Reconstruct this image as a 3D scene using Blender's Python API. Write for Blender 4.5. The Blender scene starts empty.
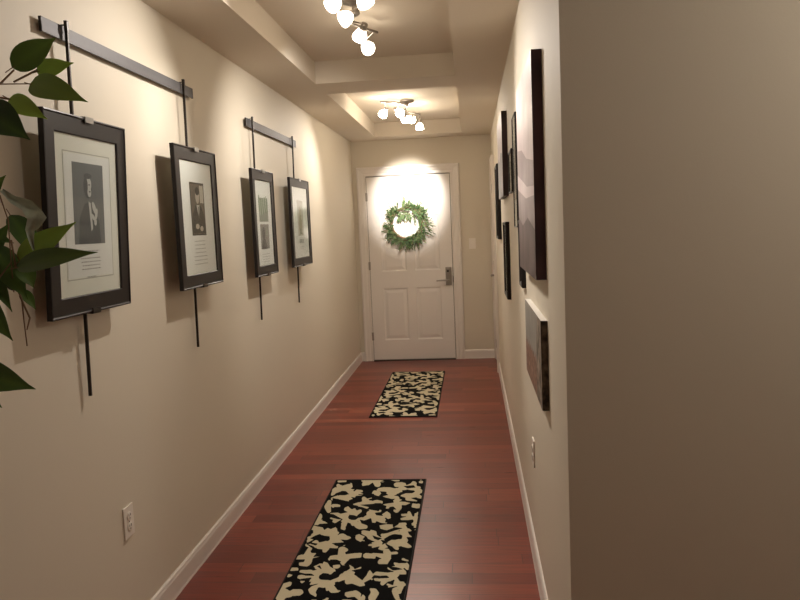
import bpy, bmesh, math, random
import numpy as np
from mathutils import Vector, Matrix
random.seed(7); rng = np.random.default_rng(5)
C = bpy.context.scene.collection
SC = bpy.context.scene
PI = math.pi

# ------------------------------------------------------------------ dimensions (metres)
XL, XR, D, ZC, ZT = -1.284, 0.2375, 8.11, 2.439, 2.581
TX0, TX1 = -0.9745, -0.069
TRAYS = [(2.24, 4.82), (5.20, 7.78)]
YR = 1.946           # where the right wall turns into the wall facing the camera
YB = -1.6            # room behind the camera
XE = 3.0

# ------------------------------------------------------------------ materials
def mat(name, col, rough=.6, metal=0, spec=.5, coat=0, emit=None, estr=0):
    m = bpy.data.materials.new(name); m.use_nodes = True
    b = m.node_tree.nodes['Principled BSDF']
    b.inputs['Base Color'].default_value = (*col, 1)
    b.inputs['Roughness'].default_value = rough
    b.inputs['Metallic'].default_value = metal
    b.inputs['Specular IOR Level'].default_value = spec
    b.inputs['Coat Weight'].default_value = coat
    b.inputs['Coat Roughness'].default_value = .12
    if emit:
        b.inputs['Emission Color'].default_value = (*emit, 1); b.inputs['Emission Strength'].default_value = estr
    return m
def nt(m): return m.node_tree, m.node_tree.nodes, m.node_tree.links, m.node_tree.nodes['Principled BSDF']
def noise_var(m, scale, amount, bump=0, bscale=None, stretch=(1, 1, 1)):
    """small colour variation and a fine bump in object space"""
    t, n, l, b = nt(m)
    tc = n.new('ShaderNodeTexCoord'); mp = n.new('ShaderNodeMapping'); mp.inputs['Scale'].default_value = stretch
    l.new(tc.outputs['Object'], mp.inputs['Vector'])
    nz = n.new('ShaderNodeTexNoise'); nz.inputs['Scale'].default_value = scale; nz.inputs['Detail'].default_value = 4
    l.new(mp.outputs[0], nz.inputs['Vector'])
    col = b.inputs['Base Color'].default_value[:3]
    r = n.new('ShaderNodeMix'); r.data_type = 'RGBA'
    r.inputs['A'].default_value = (*[c * (1 - amount) for c in col], 1)
    r.inputs['B'].default_value = (*[min(1, c * (1 + amount)) for c in col], 1)
    l.new(nz.outputs['Fac'], r.inputs['Factor']); l.new(r.outputs['Result'], b.inputs['Base Color'])
    if bump:
        n2 = n.new('ShaderNodeTexNoise'); n2.inputs['Scale'].default_value = bscale or scale * 8; n2.inputs['Detail'].default_value = 3
        l.new(tc.outputs['Object'], n2.inputs['Vector'])
        bp = n.new('ShaderNodeBump'); bp.inputs['Strength'].default_value = bump; bp.inputs['Distance'].default_value = .002
        l.new(n2.outputs['Fac'], bp.inputs['Height']); l.new(bp.outputs[0], b.inputs['Normal'])
    return m

M = {}
M['wall'] = noise_var(mat('wall_paint', (.66, .60, .495), .62, spec=.35), 1.3, .02, .12, 160)
M['wall_dim'] = M['wall']
M['ceil'] = noise_var(mat('ceiling_paint', (.70, .63, .53), .75, spec=.3), 1.1, .02, .1, 140)
M['trim'] = mat('trim_white_paint', (.76, .71, .66), .38)
M['door'] = noise_var(mat('door_white_paint', (.78, .74, .70), .42), 3, .01, .05, 60)
M['black'] = noise_var(mat('frame_black_wood', (.011, .0075, .008), .42, spec=.32), 30, .15)
M['darkmetal'] = mat('dark_bronze_metal', (.03, .024, .02), .4, .6)
M['steel'] = noise_var(mat('brushed_rail_metal', (.115, .112, .118), .6, .45), 60, .08)
M['nickel'] = mat('satin_nickel', (.36, .33, .30), .33, .9)
M['clip'] = mat('clip_steel', (.45, .45, .45), .3, .9)
M['mat_board'] = mat('mount_board', (.80, .80, .74), .8)
M['paper'] = mat('print_paper', (.80, .81, .80), .7)
M['ink'] = mat('grey_ink', (.34, .34, .33), .7)
M['plastic'] = mat('white_plastic', (.80, .75, .68), .35)
M['plastic_dark'] = mat('slot_dark', (.05, .04, .035), .5)
M['ridge'] = mat('panel_shadow', (.5, .5, .5), .5)

def glass_mat():
    m = bpy.data.materials.new('picture_glass'); m.use_nodes = True
    n, l = m.node_tree.nodes, m.node_tree.links; n.clear()
    o = n.new('ShaderNodeOutputMaterial'); tr = n.new('ShaderNodeBsdfTransparent'); g = n.new('ShaderNodeBsdfGlossy')
    g.inputs['Roughness'].default_value = .06; tr.inputs['Color'].default_value = (.95, .96, .95, 1)
    lw = n.new('ShaderNodeLayerWeight'); lw.inputs['Blend'].default_value = .5; pw = n.new('ShaderNodeMath'); pw.operation = 'POWER'; pw.inputs[1].default_value = 5
    l.new(lw.outputs['Facing'], pw.inputs[0]); f = n.new('ShaderNodeMapRange'); f.inputs['To Min'].default_value = .02; f.inputs['To Max'].default_value = .5; l.new(pw.outputs[0], f.inputs[0]); mx = n.new('ShaderNodeMixShader')
    l.new(f.outputs[0], mx.inputs[0]); l.new(tr.outputs[0], mx.inputs[1]); l.new(g.outputs[0], mx.inputs[2]); l.new(mx.outputs[0], o.inputs[0])
    return m
M['glass'] = glass_mat()

def floor_mat():
    m = mat('red_brown_plank_floor', (.2, .05, .03), .3); t, n, l, b = nt(m)
    tc = n.new('ShaderNodeTexCoord')
    br = n.new('ShaderNodeTexBrick'); br.offset = .37; br.offset_frequency = 2; br.squash = 1
    br.inputs['Scale'].default_value = 1; br.inputs['Brick Width'].default_value = .95; br.inputs['Row Height'].default_value = .092
    br.inputs['Mortar Size'].default_value = .0014; br.inputs['Mortar Smooth'].default_value = .3
    br.inputs['Color1'].default_value = (0, 0, 0, 1); br.inputs['Color2'].default_value = (1, 1, 1, 1); br.inputs['Mortar'].default_value = (.5, .5, .5, 1)
    # shift every row by its own amount so the butt joints fall at random
    sp = n.new('ShaderNodeSeparateXYZ'); l.new(tc.outputs['Object'], sp.inputs[0])
    dv = n.new('ShaderNodeMath'); dv.operation = 'DIVIDE'; dv.inputs[1].default_value = .092; l.new(sp.outputs['Y'], dv.inputs[0])
    fl = n.new('ShaderNodeMath'); fl.operation = 'FLOOR'; l.new(dv.outputs[0], fl.inputs[0])
    wn = n.new('ShaderNodeTexWhiteNoise'); wn.noise_dimensions = '1D'; l.new(fl.outputs[0], wn.inputs['W'])
    ad = n.new('ShaderNodeMath'); ad.operation = 'ADD'; l.new(sp.outputs['X'], ad.inputs[0]); l.new(wn.outputs['Value'], ad.inputs[1])
    cb = n.new('ShaderNodeCombineXYZ'); l.new(ad.outputs[0], cb.inputs['X']); l.new(sp.outputs['Y'], cb.inputs['Y'])
    l.new(cb.outputs[0], br.inputs['Vector'])
    rp = n.new('ShaderNodeValToRGB'); e = rp.color_ramp.elements
    e[0].position = 0; e[0].color = (.13, .018, .010, 1); e[1].position = 1; e[1].color = (.29, .062, .032, 1)
    x = e.new(.35); x.color = (.175, .025, .014, 1); x = e.new(.75); x.color = (.215, .035, .019, 1)
    sc = n.new('ShaderNodeSeparateColor'); l.new(br.outputs['Color'], sc.inputs[0]); l.new(sc.outputs[0], rp.inputs[0])
    mp = n.new('ShaderNodeMapping'); mp.inputs['Scale'].default_value = (1.2, 22, 1); l.new(cb.outputs[0], mp.inputs[0])
    nz = n.new('ShaderNodeTexNoise'); nz.inputs['Scale'].default_value = 4; nz.inputs['Detail'].default_value = 6; l.new(mp.outputs[0], nz.inputs['Vector'])
    r2 = n.new('ShaderNodeMapRange'); r2.inputs['From Min'].default_value = .3; r2.inputs['From Max'].default_value = .7
    r2.inputs['To Min'].default_value = .72; r2.inputs['To Max'].default_value = 1.25; l.new(nz.outputs['Fac'], r2.inputs[0])
    mu = n.new('ShaderNodeVectorMath'); mu.operation = 'SCALE'; l.new(rp.outputs[0], mu.inputs[0]); l.new(r2.outputs[0], mu.inputs['Scale'])
    mx = n.new('ShaderNodeMix'); mx.data_type = 'RGBA'; mx.inputs['B'].default_value = (.03, .008, .006, 1)
    l.new(br.outputs['Fac'], mx.inputs['Factor']); l.new(mu.outputs[0], mx.inputs['A']); l.new(mx.outputs['Result'], b.inputs['Base Color'])
    bp = n.new('ShaderNodeBump'); bp.inputs['Strength'].default_value = .25; bp.inputs['Distance'].default_value = .001; bp.invert = True
    l.new(br.outputs['Fac'], bp.inputs['Height']); l.new(bp.outputs[0], b.inputs['Normal'])
    r3 = n.new('ShaderNodeMapRange'); r3.inputs['To Min'].default_value = .24; r3.inputs['To Max'].default_value = .36
    l.new(nz.outputs['Fac'], r3.inputs[0]); l.new(r3.outputs[0], b.inputs['Roughness'])
    b.inputs['Specular IOR Level'].default_value = .5
    return m
M['floor'] = floor_mat()

def rug_mat():
    m = mat('scroll_pattern_pile', (.5, .45, .3), .95, spec=.1); t, n, l, b = nt(m)
    at = n.new('ShaderNodeAttribute'); at.attribute_name = 'pattern'
    mr = n.new('ShaderNodeMapRange'); mr.inputs['From Min'].default_value = .42; mr.inputs['From Max'].default_value = .58; l.new(at.outputs['Fac'], mr.inputs[0])
    tc = n.new('ShaderNodeTexCoord'); nz = n.new('ShaderNodeTexNoise'); nz.inputs['Scale'].default_value = 260; l.new(tc.outputs['Object'], nz.inputs['Vector'])
    c1 = n.new('ShaderNodeMix'); c1.data_type = 'RGBA'; c1.inputs['A'].default_value = (.48, .42, .28, 1); c1.inputs['B'].default_value = (.72, .65, .47, 1); l.new(nz.outputs['Fac'], c1.inputs['Factor'])
    mx = n.new('ShaderNodeMix'); mx.data_type = 'RGBA'; mx.inputs['A'].default_value = (.004, .004, .004, 1)
    l.new(mr.outputs[0], mx.inputs['Factor']); l.new(c1.outputs['Result'], mx.inputs['B']); l.new(mx.outputs['Result'], b.inputs['Base Color'])
    bp = n.new('ShaderNodeBump'); bp.inputs['Strength'].default_value = .4; bp.inputs['Distance'].default_value = .002
    l.new(nz.outputs['Fac'], bp.inputs['Height']); l.new(bp.outputs[0], b.inputs['Normal'])
    return m
M['rug'] = rug_mat()
M['binding'] = mat('rug_black_binding', (.008, .007, .007), .85)

def leaf_mat(name, c0, c1, rough=.5):
    m = mat(name, c0, rough, spec=.4); t, n, l, b = nt(m)
    at = n.new('ShaderNodeAttribute'); at.attribute_name = 'tone'
    mx = n.new('ShaderNodeMix'); mx.data_type = 'RGBA'; mx.inputs['A'].default_value = (*c0, 1); mx.inputs['B'].default_value = (*c1, 1)
    l.new(at.outputs['Fac'], mx.inputs['Factor']); l.new(mx.outputs['Result'], b.inputs['Base Color'])
    return m
M['leaf'] = leaf_mat('plant_leaf_green', (.024, .065, .022), (.38, .62, .10))
M['wreath'] = leaf_mat('wreath_leaf_green', (.03, .08, .025), (.15, .24, .09), .6)
M['curl'] = noise_var(mat('grey_green_leaf_back', (.50, .58, .50), .7), 40, .4)
M['bark'] = noise_var(mat('brown_twig', (.20, .12, .07), .8), 40, .3)
M['pot'] = noise_var(mat('dark_glazed_pot', (.06, .035, .025), .35), 6, .2)
M['soil'] = noise_var(mat('potting_soil', (.03, .02, .013), .95), 60, .4)

# ------------------------------------------------------------------ mesh builder
class MB:
    def __init__(s): s.v = []; s.f = []; s.mi = []; s.sm = []
    def face(s, idx, mi=0, smooth=False): s.f.append(tuple(idx)); s.mi.append(mi); s.sm.append(smooth)
    def add(s, vs, fs, mi=0, smooth=False):
        o = len(s.v); s.v += [tuple(p) for p in vs]
        for f in fs: s.face([o + i for i in f], mi, smooth)
    def box(s, x0, x1, y0, y1, z0, z1, bev=0, mi=0, xf=None):
        bm = bmesh.new(); bmesh.ops.create_cube(bm, size=1)
        for v in bm.verts: v.co = Vector(((x0 + x1) / 2 + v.co.x * (x1 - x0), (y0 + y1) / 2 + v.co.y * (y1 - y0), (z0 + z1) / 2 + v.co.z * (z1 - z0)))
        if bev: bmesh.ops.bevel(bm, geom=bm.edges[:], offset=bev, segments=2, affect='EDGES', profile=.7)
        if xf: bm.transform(xf)
        bm.verts.index_update(); s.add([v.co[:] for v in bm.verts], [[v.index for v in f.verts] for f in bm.faces], mi); bm.free(); return s
    def tube(s, pts, r, n=8, mi=0, cap=True):
        pts = [Vector(p) for p in pts]; rs = r if isinstance(r, (list, tuple)) else [r] * len(pts)
        rings = []; up = None
        for i, p in enumerate(pts):
            t = (pts[min(i + 1, len(pts) - 1)] - pts[max(i - 1, 0)]).normalized()
            if up is None: up = t.orthogonal().normalized()
            up = (up - t * up.dot(t)).normalized(); w = t.cross(up)
            rings.append([p + (up * math.cos(a) + w * math.sin(a)) * rs[i] for a in [2 * PI * k / n for k in range(n)]])
        vs = [q for R in rings for q in R]; fs = []
        for i in range(len(pts) - 1):
            for k in range(n): fs.append((i * n + k, i * n + (k + 1) % n, (i + 1) * n + (k + 1) % n, (i + 1) * n + k))
        s.add(vs, fs, mi, True)
        if cap: s.add(rings[0], [tuple(range(n))[::-1]], mi); s.add(rings[-1], [tuple(range(n))], mi)
        return s
    def lathe(s, prof, n=24, xf=None, mi=0, capends=True):
        """prof: (radius, height) about local z"""
        vs = []; fs = []
        for r, h in prof:
            for k in range(n):
                a = 2 * PI * k / n; p = Vector((r * math.cos(a), r * math.sin(a), h)); vs.append(xf @ p if xf else p)
        for i in range(len(prof) - 1):
            for k in range(n): fs.append((i * n + k, i * n + (k + 1) % n, (i + 1) * n + (k + 1) % n, (i + 1) * n + k))
        if capends: fs.append(tuple(range(n))[::-1]); fs.append(tuple((len(prof) - 1) * n + k for k in range(n)))
        s.add(vs, fs, mi, True); return s
    def extrude(s, poly, z0, z1, mi=0, axes='xz', smooth=False):
        """closed 2D polygon extruded along the third axis"""
        def P(a, b, c):
            return {'xz': (a, c, b), 'yz': (c, a, b), 'xy': (a, b, c)}[axes]
        n = len(poly); s.add([P(a, b, z0) for a, b in poly] + [P(a, b, z1) for a, b in poly],
            [tuple(range(n))[::-1], tuple(range(n, 2 * n))] + [(i, (i + 1) % n, n + (i + 1) % n, n + i) for i in range(n)], mi, smooth); return s
    def ring(s, x0, x1, z0, z1, prof, mi=0, open_bottom=False):
        """mitred moulding round a rectangle in local xz; prof: (outward offset, y) closed loop; y negative is towards the viewer"""
        vs = []; n = len(prof)
        for o, y in prof:
            if open_bottom: c = [(x0 - o, z0), (x0 - o, z1 + o), (x1 + o, z1 + o), (x1 + o, z0)]
            else: c = [(x0 - o, z0 - o), (x0 - o, z1 + o), (x1 + o, z1 + o), (x1 + o, z0 - o)]
            vs += [(a, y, b) for a, b in c]
        fs = []; m = 3 if open_bottom else 4
        for i in range(n):
            j = (i + 1) % n
            for k in range(m): fs.append((i * 4 + k, i * 4 + (k + 1) % 4, j * 4 + (k + 1) % 4, j * 4 + k))
        if open_bottom: fs.append(tuple(i * 4 for i in range(n))); fs.append(tuple(i * 4 + 3 for i in range(n))[::-1])
        s.add(vs, fs, mi); return s
    def build(s, name, mats, parent=None, loc=None, rot=None):
        me = bpy.data.meshes.new(name); me.from_pydata(s.v, [], s.f)
        for m in (mats if isinstance(mats, (list, tuple)) else [mats]): me.materials.append(m)
        me.polygons.foreach_set('material_index', s.mi); me.polygons.foreach_set('use_smooth', s.sm)
        bm = bmesh.new(); bm.from_mesh(me); bmesh.ops.recalc_face_normals(bm, faces=bm.faces[:]); bm.to_mesh(me); bm.free()
        me.update(); o = bpy.data.objects.new(name, me); C.objects.link(o)
        if parent: o.parent = parent
        if loc: o.location = loc
        if rot: o.rotation_euler = rot
        return o

def tag(o, label=None, cat=None, group=None, kind=None):
    for k, v in (('label', label), ('category', cat), ('group', group), ('kind', kind)):
        if v: o[k] = v
    return o
def thing(name, label, cat, loc=(0, 0, 0), rot=(0, 0, 0), group=None):
    o = bpy.data.objects.new(name, None); C.objects.link(o); o.location = loc; o.rotation_euler = rot; o.empty_display_size = .1
    return tag(o, label, cat, group)
def struct(o): o['kind'] = 'structure'; return o
def copy_tree(o, parent=None):
    c = o.copy(); C.objects.link(c); c.parent = parent
    for ch in list(o.children): copy_tree(ch, c)
    return c
# ------------------------------------------------------------------ the setting
T = .12
struct(MB().box(XL - T, XE + T, YB - T, D + T, -.1, 0).build('floor', M['floor']))
struct(MB().box(XL - T, XL, YB - T, D + T, 0, ZC).build('wall_left', M['wall']))
struct(MB().extrude([(XR, YR), (XE, YR), (XE, D), (XR, D)], 0, ZC, axes='xy').build('wall_right', M['wall']))
struct(MB().box(XL, XR + .001, D, D + T, 0, ZC).build('wall_back', M['wall']))
struct(MB().box(XL - T, XE + T, YB - T, YB, 0, ZC).build('wall_behind', M['wall']))
struct(MB().box(XE, XE + T, YB, YR, 0, ZC).build('wall_east', M['wall']))
def ceiling():
    b = MB(); xs = [XL - T, TX0, TX1, XE + T]; ys = [YB - T, TRAYS[0][0], TRAYS[0][1], TRAYS[1][0], TRAYS[1][1], D + T]
    for i in range(3):
        for j in range(5):
            x0, x1, y0, y1 = xs[i], xs[i + 1], ys[j], ys[j + 1]
            tray = i == 1 and j in (1, 3); z = ZT if tray else ZC
            b.add([(x0, y0, z), (x0, y1, z), (x1, y1, z), (x1, y0, z)], [(0, 1, 2, 3)])
            if tray:
                for (a, c) in (((x0, y0), (x1, y0)), ((x1, y0), (x1, y1)), ((x1, y1), (x0, y1)), ((x0, y1), (x0, y0))):
                    b.add([(*a, ZC), (*c, ZC), (*c, ZT), (*a, ZT)], [(0, 1, 2, 3)])
    b.box(xs[0], xs[-1], ys[0], ys[-1], ZT + .01, ZT + .1)
    for (x0, x1) in ((xs[0], xs[0] + .01), (xs[-1] - .01, xs[-1])): b.box(x0, x1, ys[0], ys[-1], ZC + .002, ZT + .01)
    for (y0, y1) in ((ys[0], ys[0] + .01), (ys[-1] - .01, ys[-1])): b.box(xs[0], xs[-1], y0, y1, ZC + .002, ZT + .01)
    o = b.build('ceiling', M['ceil']); return struct(o)
ceiling()
# baseboards: stepped top and quarter-round shoe (offset from wall, height)
BB = [(0, 0), (.014, 0), (.014, .006), (.012, .010), (.012, .080), (.010, .086), (.009, .094), (.004, .1), (0, .1)]
def baseboard(name, axis, at, sgn, a, b):
    m = MB()
    if axis == 'x': m.extrude([(at + sgn * o, h) for o, h in BB], a, b, axes='xz')      # runs along y
    else: m.extrude([(at + sgn * o, h) for o, h in BB], a, b, axes='yz')
    return struct(m.build(name, M['trim']))
DX0, DX1 = -1.1336, -1.1336 + .914
CW = .1
baseboard('baseboard_left', 'x', XL, 1, YB, D)
baseboard('baseboard_back_left', 'y', D, -1, XL, DX0 - CW - .006)
baseboard('baseboard_back_right', 'y', D, -1, DX1 + CW + .006, XR)
baseboard('baseboard_right', 'x', XR, -1, YR, 7.29)
baseboard('baseboard_near', 'y', YR, -1, XR, XE)

CAS = [(.006, 0), (.006, -.012), (.012, -.016), (.035, -.014), (.042, -.018), (.075, -.022), (.084, -.027), (.1, -.027), (.106, -.02), (.106, 0)]
def six_panel(w, h, rects):
    """door leaf facing -y, front face at y=0: grid of cells, panel cells carved with a moulded groove and a raised field"""
    b = MB(); th = .035
    xs = sorted({0, w} | {r[0] for r in rects} | {r[1] for r in rects}); zs = sorted({0, h} | {r[2] for r in rects} | {r[3] for r in rects})
    for i in range(len(xs) - 1):
        for j in range(len(zs) - 1):
            x0, x1, z0, z1 = xs[i], xs[i + 1], zs[j], zs[j + 1]
            if not any(r[0] <= x0 < r[1] and r[2] <= z0 < r[3] for r in rects):
                b.add([(x0, 0, z0), (x1, 0, z0), (x1, 0, z1), (x0, 0, z1)], [(0, 1, 2, 3)])
    for x0, x1, z0, z1 in rects:
        steps = [(0, 0), (.006, .004), (.014, .0065), (.022, .0065), (.048, .002), (.052, .0015)]
        rings = [[(x0 + o, y, z0 + o), (x1 - o, y, z0 + o), (x1 - o, y, z1 - o), (x0 + o, y, z1 - o)] for o, y in steps]
        for a, c in zip(rings, rings[1:]):
            b.add(a + c, [(k, (k + 1) % 4, 4 + (k + 1) % 4, 4 + k) for k in range(4)])
        b.add(rings[-1], [(0, 1, 2, 3)])
    b.add([(0, 0, 0), (w, 0, 0), (w, 0, h), (0, 0, h), (0, th, 0), (w, th, 0), (w, th, h), (0, th, h)], [(0, 1, 5, 4), (1, 2, 6, 5), (2, 3, 7, 6), (3, 0, 4, 7), (4, 5, 6, 7)])
    return b
def hinge(parent, x, z, y=-.004):
    b = MB(); b.tube([(x, y - .006, z - .045), (x, y - .006, z + .045)], .006, 8); b.box(x - .012, x + .012, y - .002, y + .006, z - .045, z + .045)
    return b.build('hinge', M['nickel'], parent)

# entry door at the end of the hall; the leaf sits a touch in from the wall face
d1 = thing('door_1', None, None, (DX0, D - .003, 0)); struct(d1)
PX = [(.135, .41), (.505, .78)]
rects = [(a, b, z0, z1) for a, b in PX for z0, z1 in ((.22, .80), (.99, 1.60), (1.70, 1.90))]
leaf_ = six_panel(.914, 2.03, rects).build('door_leaf', M['door'], d1, (0, -.0105, .014))
MB().ring(0, .914, 0, 2.048, CAS, open_bottom=True).build('door_casing', M['trim'], d1, (0, .003, 0))
# dark reveal behind the gap, and the threshold
MB().ring(0.002, .912, 0, 2.046, [(0, -.001), (.006, -.001), (.006, .0025), (0, .0025)], open_bottom=True).build('door_gap', M['plastic_dark'], d1)
MB().extrude([(-.045, 0), (-.035, .010), (-.004, .012), (.0, .012), (.0, 0)], -.0, .914, axes='yz').build('threshold', M['darkmetal'], d1)
for z in (.28, 1.07, 1.83): hinge(d1, -.004, z, -.011)
# lock: tall plate with keyhole cover and a lever
lk = MB(); lk.box(.835, .902, -.028, -.010, .83, 1.03, .006); lk.box(.845, .892, -.033, -.026, .95, 1.015, .003)
lock = lk.build('door_lock', M['nickel'], d1)
hd = MB(); hd.tube([(.866, -.02, .885), (.866, -.065, .885)], .011, 12); hd.tube([(.866, -.06, .885), (.80, -.066, .887), (.735, -.058, .884)], [.011, .009, .008], 10)
hd.build('door_handle', M['nickel'], lock)
MB().tube([(.862, -.022, .985), (.862, -.036, .985)], .011, 14).build('thumb_turn', M['darkmetal'], lock)
# latch strike on the casing
MB().box(.913, .921, -.018, -.008, .86, .93).build('strike_plate', M['darkmetal'], d1)

# closet door in the right wall next to the corner
d2 = thing('door_2', None, None, (XR + .003, 8.0, 0), (0, 0, -PI / 2)); struct(d2)
w2 = .61
six_panel(w2, 2.03, [(a, b, z0, z1) for a, b in ((.09, .27), (.34, .52)) for z0, z1 in ((.22, .80), (.99, 1.60), (1.70, 1.90))]).build('door_leaf', M['door'], d2, (0, -.0135, .014))
MB().ring(0, w2, 0, 2.048, [(o if o < .1 else o - .0, y) for o, y in CAS if o <= .1] + [(.1, 0)], open_bottom=True).build('door_casing', M['trim'], d2, (0, -.003, 0))
for z in (.28, 1.07, 1.83): hinge(d2, w2 + .004, z, -.019)
kb = MB(); kb.tube([(.06, -.006, .93), (.06, -.045, .93)], .012, 12); kb.tube([(.06, -.042, .93), (.10, -.048, .93), (.15, -.044, .93)], [.011, .009, .008], 10)
kb.build('door_handle', M['nickel'], d2)

# ------------------------------------------------------------------ outlets and switch
def outlet(label, loc, rz):
    t = thing('wall_outlet', label, 'outlet', loc, (0, 0, rz))
    MB().box(-.0365, .0365, -.006, 0, -.0585, .0585, .0025).build('cover_plate', M['plastic'], t)
    for s in (-1, 1):
        r = MB(); r.lathe([(.0165, 0), (.0165, .003), (.0155, .0035)], 20, Matrix.Translation((0, -.006, s * .0195)) @ Matrix.Rotation(PI / 2, 4, 'X')); rc = r.build('receptacle', M['plastic'], t)
        q = MB()
        for dx in (-.0065, .0065): q.box(dx - .0012, dx + .0012, -.0102, -.009, s * .0195, s * .0195 + .009)
        q.tube([(0, -.0090, s * .0195 - .007), (0, -.0102, s * .0195 - .007)], .0025, 8); q.build('socket_slots', M['plastic_dark'], rc)
    MB().tube([(0, -.006, 0), (0, -.008, 0)], .003, 10).build('screw', M['nickel'], t)
outlet('white wall outlet low on the left wall near the baseboard', (XL, 2.48, .468), PI / 2)
outlet('white wall outlet seen edge-on, low on the right wall below the panorama canvas', (XR, 3.12, .505), -PI / 2)
sw = thing('light_switch', 'white light switch plate on the end wall right of the entry door', 'light switch', (.006, D, 1.275))
MB().box(-.0365, .0365, -.006, 0, -.0585, .0585, .0025).build('cover_plate', M['plastic'], sw)
MB().box(-.016, .016, -.0095, -.005, -.033, .033, .0015, xf=Matrix.Rotation(.04, 4, 'X')).build('rocker', M['plastic'], sw)

# ------------------------------------------------------------------ picture rails, rods and framed portraits on the left wall
def rail(label, y0, y1, z0, z1):
    t = thing('picture_rail', label, 'picture rail', (XL, (y0 + y1) / 2, (z0 + z1) / 2), (0, 0, PI / 2), 'picture rails on the left wall')
    L = (y1 - y0) / 2; h = (z1 - z0) / 2
    MB().box(-L, L, -.020, -.015, -h, h, .0015).build('rail_face', M['steel'], t)
    MB().box(-L + .002, L - .002, -.0152, -.010, -h + .006, h - .006).build('rail_back', M['darkmetal'], t)
    for x in (-L * .75, 0, L * .75): MB().box(x - .02, x + .02, -.0105, 0, -.012, .012).build('wall_bracket', M['darkmetal'], t)
    for s in (-1, 1): MB().box(s * (L - .0005) - .001, s * (L - .0005) + .001, -.0195, -.0105, -h, h).build('end_cap', M['darkmetal'], t)
rail('long grey metal picture rail nearer the camera, behind the plant leaves', 2.17, 3.385, 2.127, 2.172)
rail('long grey metal picture rail farther down the left wall', 4.195, 5.405, 2.107, 2.155)
ZTOP = {0: 2.178, 1: 2.178, 2: 2.161, 3: 2.161}
RODY = [2.27, 3.23, 4.265, 5.235]
RL = ['flat dark hanging rod holding the framed portrait nearest the camera', 'flat dark hanging rod on the far end of the nearer rail, behind the second portrait',
      'flat dark hanging rod on the near end of the farther rail, behind the third frame', 'flat dark hanging rod at the far end of the farther rail, behind the fourth frame']
for i, y in enumerate(RODY):
    r = thing('hanging_rod', RL[i], 'hanging rod', (XL, y, 0), (0, 0, PI / 2), 'hanging rods on the picture rails')
    zt = ZTOP[i]; zb = .975 if i > 1 else .985
    s = MB(); s.box(-.004, .004, -.005, .005, zb, zt + .006, .0015)
    for k, (x, y_, z) in enumerate(s.v): s.v[k] = (x + .03 * ((z - zb) / (zt - zb) - 1) * (.7 if i == 0 else .3) + (.012 if i else .018), y_ - .018 - .014 * (z - zb) / (zt - zb), z)     # hangs clear of the rail above, rests on the wall below
    s.build('rod', M['darkmetal'], r)
    q = MB(); q.box(-.004, .004, -.034, -.013, zt - .005, zt - .002); q.box(-.006, .006, -.038, -.027, zt - .03, zt + .009, .0015)
    q.v = [(x + (.012 if i else .018), y_, z) for x, y_, z in q.v]
    q.build('hook', M['darkmetal'], r)

MI = {}
def cmat(name, col, rough=.75):
    if name not in MI: MI[name] = mat(name, col, rough)
    return MI[name]
def poly(b, pts, y, mi): b.add([(x, y, z) for x, z in pts], [tuple(range(len(pts)))], mi)
def ell(cx, cz, rx, rz, n=18, a=0): return [(cx + rx * math.cos(t) * math.cos(a) - rz * math.sin(t) * math.sin(a), cz + rx * math.cos(t) * math.sin(a) + rz * math.sin(t) * math.cos(a)) for t in [2 * PI * k / n for k in range(n)]]
def rect(x0, x1, z0, z1): return [(x0, z0), (x1, z0), (x1, z1), (x0, z1)]
def text_lines(b, x0, x1, ztop, n, dz, mi, y):
    for k in range(n):
        s = random.uniform(.0, .16) * (x1 - x0); z = ztop - k * dz; x = x0 + s
        while x < x1 - s - .004:
            w = random.uniform(.006, .02); xe = min(x + w, x1 - s); poly(b, rect(x, xe, z - .0022, z + .0012), y, mi); x = xe + .004

def portrait_frame(label, y, z, art, tilt=0, w=.50, h=.615):
    """framed print facing the hall; local x runs towards the end wall"""
    t = thing('framed_portrait', label, 'framed picture', (XL + .035, y, z), (tilt, 0, PI / 2), 'framed prints on the left wall')
    fw = .060; x0, x1, z0, z1 = -w / 2 + fw, w / 2 - fw, -h / 2 + fw, h / 2 - fw
    prof = [(0, -.022), (0, -.034), (.003, -.0365), (.052, -.0365), (.056, -.040), (.060, -.039), (.060, -.022)]
    MB().ring(x0, x1, z0, z1, prof).build('frame', M['black'], t)
    MB().box(x0 - .001, x1 + .001, -.030, -.0225, z0 - .001, z1 + .001).build('mount', M['mat_board'], t)
    b = MB(); mats = [M['paper'], M['ink']] + art[1]; art[0](b, x0, x1, z0, z1); b.build('print', mats, t)
    MB().box(x0 - .0005, x1 + .0005, -.0338, -.0330, z0 - .0005, z1 + .0005).build('glass_pane', M['glass'], t)
    for s in (1, -1):
        c = MB(); zz = s * h / 2
        c.box(-.025, .025, -.043, -.016, zz + (0 if s > 0 else -.004), zz + (.004 if s > 0 else 0)); c.box(-.025, .025, -.044, -.0405, zz - (.014 if s > 0 else .004), zz + (.004 if s > 0 else .014))
        o = c.build('clip', M['clip'] if s > 0 else M['darkmetal'], t)
        if s > 0: o['label'] = 'bright steel clip'
    return t
YP = -.0302
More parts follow.
